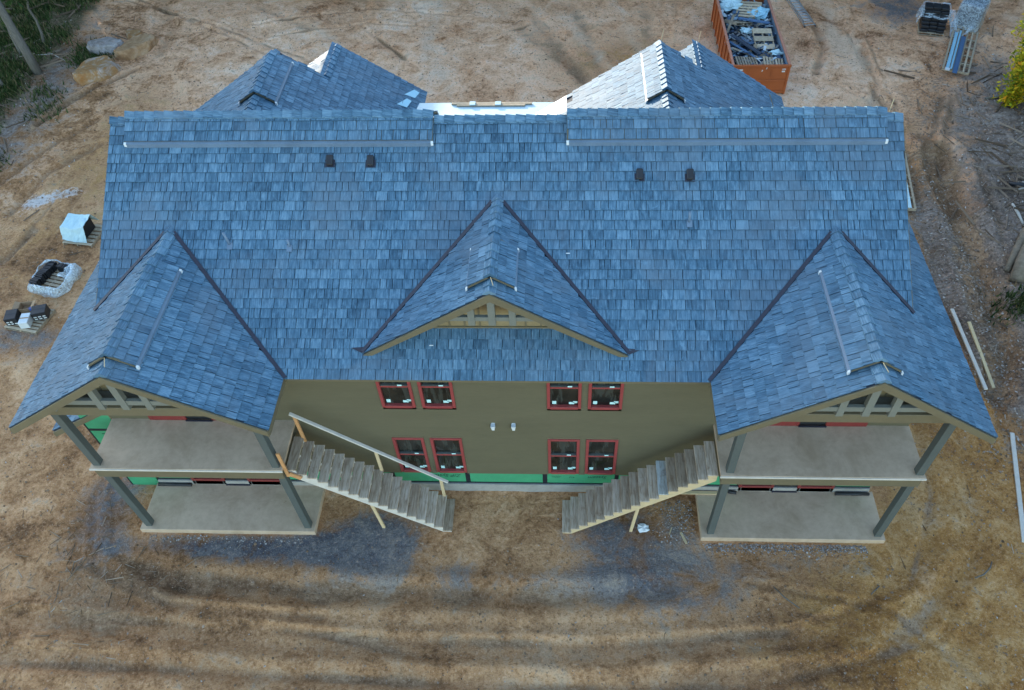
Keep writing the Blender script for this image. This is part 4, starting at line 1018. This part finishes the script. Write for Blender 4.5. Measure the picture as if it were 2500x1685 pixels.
for x, z, ww, hh in ((DX1-.36, DZ1-.20, .17, .05), (DX1-.36, DZ1-.30, .15, .08), (DX0+.32, DZ1-.22, .17, .07)): M().box(x, x+ww, DY0-.008, DY0-.003, z-hh, z).obj('sticker', MAT['white'], gate)
for x, z in ((DX0+1.55, DZ1-.24), (DX0+1.36, DZ1-.36)): M().prism([(x, DY0-.006, z), (x+.05, DY0-.006, z+.03), (x+.07, DY0-.006, z+.10), (x+.02, DY0-.006, z+.11)], (0, .003, 0)).obj('paint_chip', MAT['white'], gate)
# load
zl = .50
hp = M(); nx_, ny_ = 22, 56; vs_ = []
for j in range(ny_+1):
    for i in range(nx_+1):
        x = DX0+.05+(DX1-DX0-.1)*i/nx_; y = DY0+.06+(DY1-DY0-.12)*j/ny_
        vs_.append((x, y, zl-.10+.20*mnoise.noise(Vector((x*1.3, y*1.3, 0)))+.12*mnoise.noise(Vector((x*4, y*4, 3)))+.10*min(1, j/14)))
hp.add(vs_, [(j*(nx_+1)+i, j*(nx_+1)+i+1, (j+1)*(nx_+1)+i+1, (j+1)*(nx_+1)+i) for j in range(ny_) for i in range(nx_)])
tag(hp.obj('scrap_heap', MAT['blacksheet']), 'dark mass of roofing scrap filling the orange dumpster', kind='stuff')
rs = random.Random(11); sc = M()
for k in range(420):
    x, y = rs.uniform(DX0+.15, DX1-.15), rs.uniform(DY0+.2, DY1-.3)
    a = Vector((rs.uniform(-1, 1), rs.uniform(-1, 1), rs.uniform(-.35, .35))).normalized(); b = a.cross(Vector((rs.uniform(-.3, .3), rs.uniform(-.3, .3), 1))).normalized()
    sc.obox((x, y, zl+.06+rs.uniform(-.05, .22)), a*rs.uniform(.06, .32), b*rs.uniform(.03, .09), a.cross(b)*.008, rs.random())
MAT['scrap'] = leaf_mat('mixed_scrap', [(0, (.03, .05, .09)), (.4, (.08, .14, .22)), (.55, (.28, .21, .13)), (.8, (.20, .34, .45)), (1, (.62, .66, .66))])
tag(sc.obj('scrap', MAT['scrap']), 'small pieces of roofing scrap and wood scattered over the dumpster load', kind='stuff')
cx_ = (DX0+DX1)/2
pallet('grey boarded pallet lying flat at the left front of the dumpster', (DX0+.78, DY0+.62, zl+.18), R(2), 1.2, 1.0, 8, tilt=(R(4), 0), mat='oldwood').rotation_euler = (R(4), R(2), R(92))
pallet('pale scuffed pallet at the right front of the dumpster', (DX1-.66, DY0+.60, zl+.14), 0, 1.05, .95, 7).rotation_euler = (R(6), R(-3), R(86))
pallet('open skeleton of a pallet leaning in the middle of the dumpster', (DX1-.78, DY0+2.55, zl+.16), 0, .95, 1.9, 4, bottom=False).rotation_euler = (R(14), R(3), R(4))
pallet('broken pallet under blue sheets at the far left of the dumpster', (DX0+.80, DY0+4.4, zl+.25), 0, 1.0, 1.1, 5, mat='oldwood').rotation_euler = (R(-18), R(14), R(25))
pallet('tilted pallet near the far end of the dumpster load', (cx_+.2, DY0+5.6, zl+.30), 0, 1.1, 1.1, 6).rotation_euler = (R(16), R(-10), R(-30))
for lab, a, b, w_, mt in (('wide black metal sheet slanting across the dumpster load', (DX0+.35, DY0+3.05, zl+.42), (DX0+1.55, DY0+1.45, zl+.30), .42, 'blacksheet'),
                          ('folded dark blue sheet edge under the black metal sheet', (DX0+.20, DY0+2.62, zl+.30), (DX0+1.30, DY0+1.28, zl+.22), .22, 'bluesheet'),
                          ('blue metal panel lying across the far half of the dumpster', (DX0+.9, DY0+4.6, zl+.46), (DX1-.35, DY0+4.0, zl+.50), .55, 'bluesheet')):
    a, b = Vector(a), Vector(b); d = (b-a); L = d.length; t = thing('metal_sheet', lab, 'metal sheet', (a+b)/2, math.atan2(d.y, d.x), None, True)
    t.rotation_euler = (R(-14), -math.asin(d.z/L), math.atan2(d.y, d.x))
    M().prism([(-L/2, -w_/2, 0), (-L/2, w_/2, 0), (-L/2, w_/2, .008), (-L/2, w_*.1, .012), (-L/2, 0, .05), (-L/2, -w_*.1, .012), (-L/2, -w_/2, .008)], (L, 0, 0)).obj('sheet', MAT[mt], t)
for lab, a, b in (('grey plank lying under the black sheet in the dumpster', (DX0+.25, DY0+2.1, zl+.26), (DX0+1.5, DY0+1.25, zl+.20)),
                  ('short tan plank beside the skeleton pallet in the dumpster', (DX1-1.2, DY0+3.6, zl+.44), (DX1-.35, DY0+3.25, zl+.38)),
                  ('long plank sticking up at the far left of the dumpster', (DX0+.2, DY0+3.5, zl+.28), (DX0+.62, DY0+4.6, zl+.62))):
    tag(M().bar(a, b, .12, .03).obj('plank', MAT['oldwood']), lab, 'plank')
for k, (lab, x, y, r_) in enumerate((('crumpled light blue plastic at the far end of the dumpster', DX1-.7, DY0+5.3, .5), ('crumpled plastic heap in the far left corner of the dumpster', DX0+.75, DY0+6.2, .55), ('small crumpled pale plastic at the right wall of the dumpster', DX1-.35, DY0+1.6, .26), ('torn pale blue plastic beside the broken pallet in the dumpster', DX0+1.2, DY0+3.7, .28))):
    o = lump(r_, r_*.8, r_*.35, 5+k*3, .7, 18).obj('crumpled_plastic', MAT['cyan'] if k else MAT['cyansheet']); o.location = (x, y, zl+.18); tag(o, lab, 'plastic')

# ------------------------------------------------------------------ loose boards and scraps
def board(label, uv0, uv1, w, h, mat, name='board'):
    a, b = GG(*uv0), GG(*uv1); z = [gh(*(a+(b-a)*q/8)[:2])-(0) for q in range(9)]
    base = max(zz for zz in z)
    # follow the slope of the ground
    sl_ = (z[-1]-z[0])/8; lift = max(zz-(z[0]+sl_*q) for q, zz in enumerate(z))
    a.z = z[0]+lift+h/2-.006; b.z = z[-1]+lift+h/2-.006
    t = M().bar(a, b, w, h).obj(name, MAT[mat], bevel=.004); return tag(t, label, 'board')
board('long pale board lying beside the right roof slope, the one nearer the house', (2318, 765), (2400, 961), .12, .06, 'railwood')
board('long tan board lying beside the right roof slope, farther from the house', (2357, 800), (2416, 961), .11, .06, 'lumber')
board('narrow grey-white strip on the dirt at the right edge of the picture', (2470, 1058), (2500, 1325), .13, .05, 'railwood')
board('small pale wood scrap on the mud below the stairs without a handrail', (1662, 1300), (1676, 1328), .07, .03, 'lumber')
board('thin wood sliver on the mud below the stairs without a handrail', (1640, 1288), (1634, 1305), .03, .02, 'lumber')
tag(M().box(5.25, 6.45, -.20, -.10, -.33+.001, -.285).obj('board', MAT['lumber']), 'pale board lying on the lower slab behind the stairs without a handrail', 'board')
o = lump(.16, .13, .05, 8, .9, 12).obj('plastic_scrap', MAT['white']); p = GG(1570, 1290); o.location = (p.x, p.y, gh(p.x, p.y)-.01); tag(o, 'crumpled white plastic scrap on the mud below the stairs without a handrail', 'plastic')

# ------------------------------------------------------------------ boulders
MAT['rock1'] = rock_mat('grey_stone', ((.22, .19, .17), (.36, .33, .31), (.46, .44, .43)))
MAT['rock2'] = rock_mat('tan_stone', ((.28, .16, .08), (.42, .26, .14), (.50, .35, .22)))
MAT['rock3'] = rock_mat('rust_stone', ((.36, .16, .05), (.38, .23, .11), (.48, .42, .38)))
def boulder(label, uv, rx, ry, h, rot, seed, mat):
    p = GG(*uv); m_ = M(); n, rr = 28, 14; vs_ = []
    rk = random.Random(seed); planes = []
    for k in range(9):
        a = 2*math.pi*k/9+rk.uniform(-.25, .25); planes.append((Vector((math.cos(a), math.sin(a), rk.uniform(-.1, .35))).normalized(), rk.uniform(.72, .95)))
    planes.append((Vector((rk.uniform(-.12, .12), rk.uniform(-.12, .12), 1)).normalized(), .62))
    for i in range(rr+1):
        th = math.pi*i/rr
        for j in range(n):
            ph = 2*math.pi*j/n; d = Vector((math.sin(th)*math.cos(ph), math.sin(th)*math.sin(ph), math.cos(th))); r_ = 1.1
            for nn, dd in planes:
                q = d.dot(nn)
                if q > 1e-3: r_ = min(r_, dd/q)
            r_ *= 1+.07*mnoise.noise(d*3+Vector((seed, 0, 0)))+.03*mnoise.noise(d*9)
            vs_.append((d.x*r_*rx, d.y*r_*ry, d.z*r_*h))
    m_.add(vs_, [(i*n+j, (i+1)*n+j, (i+1)*n+(j+1) % n, i*n+(j+1) % n) for i in range(rr) for j in range(n)])
    o = m_.obj('boulder', MAT[mat], smooth=False); o.location = (p.x, p.y, gh(p.x, p.y)+h*.12); o.rotation_euler = (0, 0, R(rot)); tag(o, label, 'boulder')
    return o
boulder('flat grey boulder near the woods, farthest from the house', (264, 120), 1.12, .72, .62, 8, 3, 'rock1')
boulder('long tan boulder in the group of three, nearest the centre of the clearing', (336, 124), 1.42, .66, .66, 52, 5, 'rock2')
boulder('rust-stained boulder with a pale patch, nearest the tree trunk', (240, 184), 1.40, .88, .80, 38, 8, 'rock3')
boulder('small rusty rock between the grey and tan boulders', (330, 88), .55, .42, .30, -20, 13, 'rock3')

# ------------------------------------------------------------------ trees
def leaf_cloud(m_, centres, n, size, rg, spread=1.0, flat=.6):
    for k in range(n):
        c, r_ = rg.choice(centres)
        d = Vector((rg.gauss(0, 1), rg.gauss(0, 1), rg.gauss(0, 1))); d = d.normalized()*r_*rg.random()**.45*spread
        p = Vector(c)+d; a = Vector((rg.uniform(-1, 1), rg.uniform(-1, 1), rg.uniform(-flat, flat))).normalized(); b = a.cross(Vector((rg.uniform(-.6, .6), rg.uniform(-.6, .6), 1))).normalized()
        s = size*rg.uniform(.6, 1.4)
        m_.add([p-a*s, p+b*s*.45, p+a*s, p-b*s*.45], [(0, 1, 2, 3)], None, min(1, max(.01, rg.gauss(.5, .22))))
def limb(m_, a, b, r0, r1, rg, n=6, wob=.15):
    a, b = Vector(a), Vector(b); pts = [a.lerp(b, i/n)+Vector((rg.uniform(-1, 1), rg.uniform(-1, 1), 0))*wob*(b-a).length/n*(0 < i < n) for i in range(n+1)]
    m_.tube(pts, [r0+(r1-r0)*i/n for i in range(n+1)], 8)
    return pts
def tree(label, loc, h, r0, lean=(0, 0), leafs=1500, group=None, seed=1, crown0=.35, size=.34, name='tree', low=False, mat='leaf'):
    rg = random.Random(seed); t = thing(name, label, 'tree', loc, 0, group, True)
    tr_ = M(); pts = limb(tr_, (0, 0, -.2), (lean[0], lean[1], h*.9), r0, r0*.25, rg, 9, .12); tr_.obj('trunk', MAT['bark'], t, smooth=True)
    cs = []
    for k in range(16):
        f = crown0+(1-crown0)*k/16; p = pts[min(9, int(f*9))]; a = rg.uniform(0, 6.28); L = h*.24*(1.15-f)*rg.uniform(.8, 1.4)+.5
        e = p+Vector((math.cos(a)*L, math.sin(a)*L, L*.35)); b_ = M(); limb(b_, p, e, r0*.3*(1.2-f), .02, rg, 4); b_.obj('branch', MAT['bark'], t, smooth=True)
        cs += [(e, h*.09+.35), (p.lerp(e, .6), h*.09+.3)]
    cs.append((pts[-1], h*.10))
    if low: cs += [(Vector((rg.uniform(-2, 2), rg.uniform(-2, 2), rg.uniform(.8, h*.4))), h*.13) for _ in range(10)]
    cr = M(); leaf_cloud(cr, cs, leafs, size, rg); cr.obj('crown', MAT[mat], t)
    return t
p = GG(93, 178)
tree('tall grey tree trunk at the edge of the woods beside the boulders', (p.x, p.y, gh(p.x, p.y)), 15, .23, (-.1, .1), 1800, None, 3, .62)
p = GG(105, 106)
tree('thin bare sapling behind the tall grey tree trunk', (p.x, p.y, gh(p.x, p.y)), 7, .075, (.9, 0), 260, None, 5, .72, .2)
for lab, uv, hh_, ln in (('slim dark tree at the very top left corner of the picture', (28, 60), 9, (-.3, 0)), ('slim leaning tree low at the left edge below the tall trunk', (12, 215), 8, (-.5, .2)), ('young tree in the undergrowth left of the tall trunk', (50, 130), 6, (.3, .2))):
    p = GG(*uv); tree(lab, (p.x, p.y, gh(p.x, p.y)), hh_, .09, ln, 420, None, hh_, .55, .2)
# woods outside the picture whose tall edge shades the clearing
proto = None
spots = [(-64+k*2.75, 37.5) for k in range(34)]+[(-50+k*4.4, 43.5) for k in range(20)]+[(33+(k % 3)*3, -14+k*3.4) for k in range(14)]
for k, (x, y) in enumerate(spots):
    rg = random.Random(100+k); x += rg.uniform(-.8, .8); y += rg.uniform(-1.5, 2.5)
    pc_ = x*math.cos(R(SUN_ROT))-y*math.sin(R(SUN_ROT))      # position across the sunlight
    hh = 21+rg.uniform(-1, 2) if pc_ < -2.5 else (11.9+rg.uniform(-.8, .9) if pc_ < 12 else (13 if x < 30 else 18)+rg.uniform(-1, 3))
    lab = 'leafy tree in the row of woods beyond the clearing'
    if proto is None:
        proto = tree(lab, (x, y, GZ), 15, .22, (0, 0), 2600, 'trees beyond the clearing', 77, .2, .5, low=True); t = proto
    else: t = copy_tree(proto)
    t.location = (x, y, GZ-.1); t.rotation_euler = (0, 0, rg.uniform(0, 6.28)); t.scale = (1.05, 1.05, hh/15)
# yellow-green shrub at the right edge
sh = thing('shrub', 'yellow and green leafy shrub at the right edge beside the long pallet', 'shrub', (22.75, 20.4, gh(22.75, 20.4)-.05), 0, None, True)
rg = random.Random(9); st_ = M(); cs = []
for k in range(9):
    a = rg.uniform(0, 6.28); zz_ = .8+.45*k; e = Vector((math.cos(a)*rg.uniform(.2, .9)-.34*zz_, math.sin(a)*rg.uniform(.2, .9)-.25*zz_, zz_)); limb(st_, (0, 0, 0), e, .05, .012, rg, 5); cs += [(e, .75), (e*.7, .6), (e*.45+Vector((.2*math.cos(a), .2*math.sin(a), 0)), .4)]
st_.obj('stem', MAT['bark'], sh); fo = M(); leaf_cloud(fo, cs, 5200, .10, rg); fo.obj('foliage', MAT['yleaf'], sh)

# fallen logs and branches
def log(label, pts, rad, mat='deadwood', name='fallen_log', cat='log'):
    q = []
    for (u, v, dz) in pts: p = GG(u, v); q.append(Vector((p.x, p.y, gh(p.x, p.y)+dz)))
    return tag(M().tube(q, rad, 9).obj(name, MAT[mat], smooth=True), label, cat)
log('thick grey fallen log at the right edge, beside a dark ditch', [(2540, 520, .25), (2500, 575, .2), (2475, 625, .15), (2456, 665, .05)], [.2, .18, .16, .10])
log('broken brown stump leaning on the thick grey log at the right edge', [(2505, 610, .5), (2490, 650, .28), (2482, 690, .02)], [.22, .25, .3])
log('dark log on the leaf litter under the yellow shrub', [(2405, 243, .06), (2440, 240, .1), (2500, 236, .12)], [.06, .08, .07], 'bark')
log('black charred log lying on the leaf litter at the right edge', [(2460, 452, .08), (2490, 456, .1), (2540, 470, .1)], [.09, .11, .1], 'black')
log('bleached stick lying in the leaf litter right of the ditch', [(2470, 500, .05), (2485, 525, .06), (2497, 550, .05)], [.05, .06, .04], 'railwood', 'fallen_branch', 'branch')
log('thin curved branch on the orange dirt at lower right', [(2380, 1412, .02), (2400, 1405, .05), (2416, 1388, .05), (2421, 1372, .02)], [.015, .022, .02, .012], 'bark', 'fallen_branch', 'branch')
log('straight dark stick on the dirt in front of the right porch', [(1888, 1433, .02), (1915, 1460, .03), (1952, 1486, .02)], [.012, .018, .012], 'bark', 'fallen_branch', 'branch')
log('short dark stick at the right end of the front tracks', [(2126, 1452, .02), (2146, 1432, .03)], [.012, .018], 'bark', 'fallen_branch', 'branch')
log('pale dead branch on the slope between the trunk and the boulders', [(88, 135, .02), (130, 136, .1), (165, 152, .03)], [.015, .025, .01], 'railwood', 'fallen_branch', 'branch')

# ------------------------------------------------------------------ uncountable litter
def scatter(name, n, mat, fn, label):
    x, y, s, tint, kind = fn(n); z = height(x, y); m_ = M(); rg = random.Random(len(name))
    for i in range(len(x)):
        p = Vector((x[i], y[i], z[i])); sz = s[i]
        if kind == 'leaf':
            a = Vector((rg.uniform(-1, 1), rg.uniform(-1, 1), rg.uniform(-.35, .35))).normalized(); b = a.cross(Vector((rg.uniform(-.3, .3), rg.uniform(-.3, .3), 1))).normalized(); q = p+Vector((0, 0, .008+sz*.15))
            m_.add([q-a*sz, q+b*sz*.5, q+a*sz, q-b*sz*.55], [(0, 1, 2, 3)], None, float(tint[i]))
        elif kind == 'twig':
            a = rg.uniform(0, 6.28); d = Vector((math.cos(a), math.sin(a), rg.uniform(-.06, .12)))*sz; w = Vector((-math.sin(a), math.cos(a), 0))*sz*.035; h = Vector((0, 0, sz*.05)); q = p+Vector((0, 0, .012))
            m_.add([q-w, q+w, q+h, q+d-w*.6, q+d+w*.6, q+d+h], [(0, 3, 5, 2), (1, 2, 5, 4), (0, 1, 4, 3)], None, float(tint[i]))
        elif kind == 'blade':
            a = rg.uniform(0, 6.28); w = Vector((math.cos(a), math.sin(a), 0))*sz*.14; tp = p+Vector((rg.uniform(-.6, .6)*sz, rg.uniform(-.6, .6)*sz, sz))
            m_.add([p-w, p+w, tp], [(0, 1, 2)], None, float(tint[i]))
        else:
            vv = [p+Vector((math.cos(k*1.2566+i)*sz*rg.uniform(.6, 1.1), math.sin(k*1.2566+i)*sz*rg.uniform(.6, 1.1), -sz*.3)) for k in range(5)]
            vv += [p+Vector((math.cos(k*1.2566+i)*sz*.55, math.sin(k*1.2566+i)*sz*.55, sz*rg.uniform(.3, .7))) for k in range(5)]
            m_.add(vv, [(k, (k+1) % 5, 5+(k+1) % 5, 5+k) for k in range(5)]+[(5, 6, 7, 8, 9)], None, float(tint[i]))
    return tag(m_.obj(name, MAT[mat]), label, kind='stuff')
def clear(x, y): return ~((np.abs(x) < 11.9) & (y > -1.8) & (y < 13.2)) & ~((x > DX0-.2) & (x < DX1+.2) & (y > DY0-.2))
def f_litter(n):
    k = n//10
    x = np.concatenate([rng.normal(22.5, 2.6, 5*k), rng.normal(16.6, .9, 2*k), rng.normal(19.6, 1.5, 2*k), rng.normal(-26, 2.2, k)])
    y = np.concatenate([rng.normal(14, 6, 5*k), rng.normal(8, 5, 2*k), rng.normal(7, 4, 2*k), rng.normal(20, 6, k)])
    ok = clear(x, y) & (y < 33); x, y = x[ok], y[ok]
    return x, y, rng.uniform(.03, .085, len(x)), np.clip(rng.normal(.5, .28, len(x)), .01, 1), 'leaf'
scatter('leaf_litter', 15000, 'litter', f_litter, 'dry brown and grey fallen leaves covering the ground at the right and left edges')
def f_sparse(n):
    x = np.concatenate([rng.uniform(-27, 24, n), rng.uniform(8, 15.5, n), rng.uniform(-15, 14, n//2)]); y = np.concatenate([rng.uniform(-7, 30, n), rng.uniform(-6, 5, n), rng.uniform(-7, -3, n//2)]); ok = clear(x, y); x, y = x[ok], y[ok]
    return x, y, rng.uniform(.018, .045, len(x)), np.clip(rng.normal(.5, .25, len(x)), .01, 1), 'leaf'
scatter('scattered_leaves', 900, 'litter', f_sparse, 'pale dry leaves scattered thinly over the bare dirt')
def f_twig(n):
    x = np.concatenate([rng.uniform(-28, 24, n), rng.normal(21, 3, n), rng.normal(-12, 1.6, n//3)]); y = np.concatenate([rng.uniform(-7, 30, n), rng.normal(12, 7, n), rng.normal(-2.8, 1.2, n//3)]); ok = clear(x, y) & (y < 33); x, y = x[ok], y[ok]
    return x, y, rng.uniform(.12, .55, len(x))*rng.uniform(.5, 1, len(x)), np.clip(rng.normal(.4, .3, len(x)), .01, 1), 'twig'
scatter('twigs', 620, 'litter', f_twig, 'thin dry twigs strewn over the dirt and leaf litter')
def f_brush(n):
    x = np.concatenate([rng.normal(23, 2.2, n), rng.normal(-28.5, 2.2, n//2)]); y = np.concatenate([rng.normal(13, 6, n), rng.normal(23, 6, n//2)]); ok = clear(x, y) & (y < 33) & (y > 1); x, y = x[ok], y[ok]
    return x, y, rng.uniform(.4, 1.5, len(x)), np.clip(rng.normal(.35, .3, len(x)), .01, 1), 'twig'
scatter('brush', 520, 'litter', f_brush, 'tangle of dead branches and brush at the edges of the clearing')
def f_grav(n):
    k = n//4
    x = np.concatenate([rng.uniform(5.9, 10.6, 2*k), rng.normal(5.2, .35, k), rng.uniform(-10.8, -6, k//2), rng.uniform(-26, 20, 2*k)]); y = np.concatenate([-1.72-np.abs(rng.normal(0, .16, 2*k)), rng.uniform(-1.8, -.3, k), -1.72-np.abs(rng.normal(0, .12, k//2)), rng.uniform(-7, 30, 2*k)])
    ok = ~((np.abs(x) < 11.3) & (np.abs(x) > 5.68) & (y > -1.66) & (y < 13.2)) & ~((np.abs(x) < 11.5) & (y > -.1) & (y < 13)); x, y = x[ok], y[ok]
    return x, y, rng.uniform(.012, .045, len(x))*rng.uniform(.5, 1.1, len(x)), np.clip(rng.normal(.6, .28, len(x)), .01, 1), 'stone'
scatter('gravel', 2600, 'gravel', f_grav, 'grey gravel and pebbles along the slab edges and over the dirt')
def f_clod(n):
    x, y = rng.uniform(-28, 22, n), rng.uniform(-7, 31, n); ok = clear(x, y); x, y = x[ok], y[ok]
    return x, y, rng.uniform(.015, .07, len(x))*rng.uniform(.4, 1, len(x)), np.clip(rng.normal(.5, .2, len(x)), .01, 1), 'stone'
MAT['clod'] = leaf_mat('soil_clods', [(0, (.09, .055, .03)), (.5, (.24, .16, .10)), (1, (.42, .31, .22))])
scatter('soil_clods', 14000, 'clod', f_clod, 'small clods of brown soil over the churned ground')
def f_weed(n):
    cxy = [(rng.uniform(-34, -25.6), rng.uniform(15, 33)) for _ in range(150)]
    cxy += [(-23.6+rng.normal(0, .35), 25.6+rng.normal(0, .35)) for _ in range(6)]+[(-24.5, 22.2), (-23.8, 20.6), (-25, 17), (-24.6, 16.2)]+[(18.5+rng.normal(0, .15), 7.6+rng.normal(0, .2)) for _ in range(2)]
    pk = rng.integers(0, len(cxy), n); c_ = np.array(cxy)[pk]; x = c_[:, 0]+rng.normal(0, .42, n); y = c_[:, 1]+rng.normal(0, .42, n)
    return x, y, rng.uniform(.06, .34, n), np.clip(rng.normal(.45, .3, n), .01, 1), 'blade'
scatter('undergrowth', 36000, 'weed', f_weed, 'green undergrowth and grass at the edge of the woods')
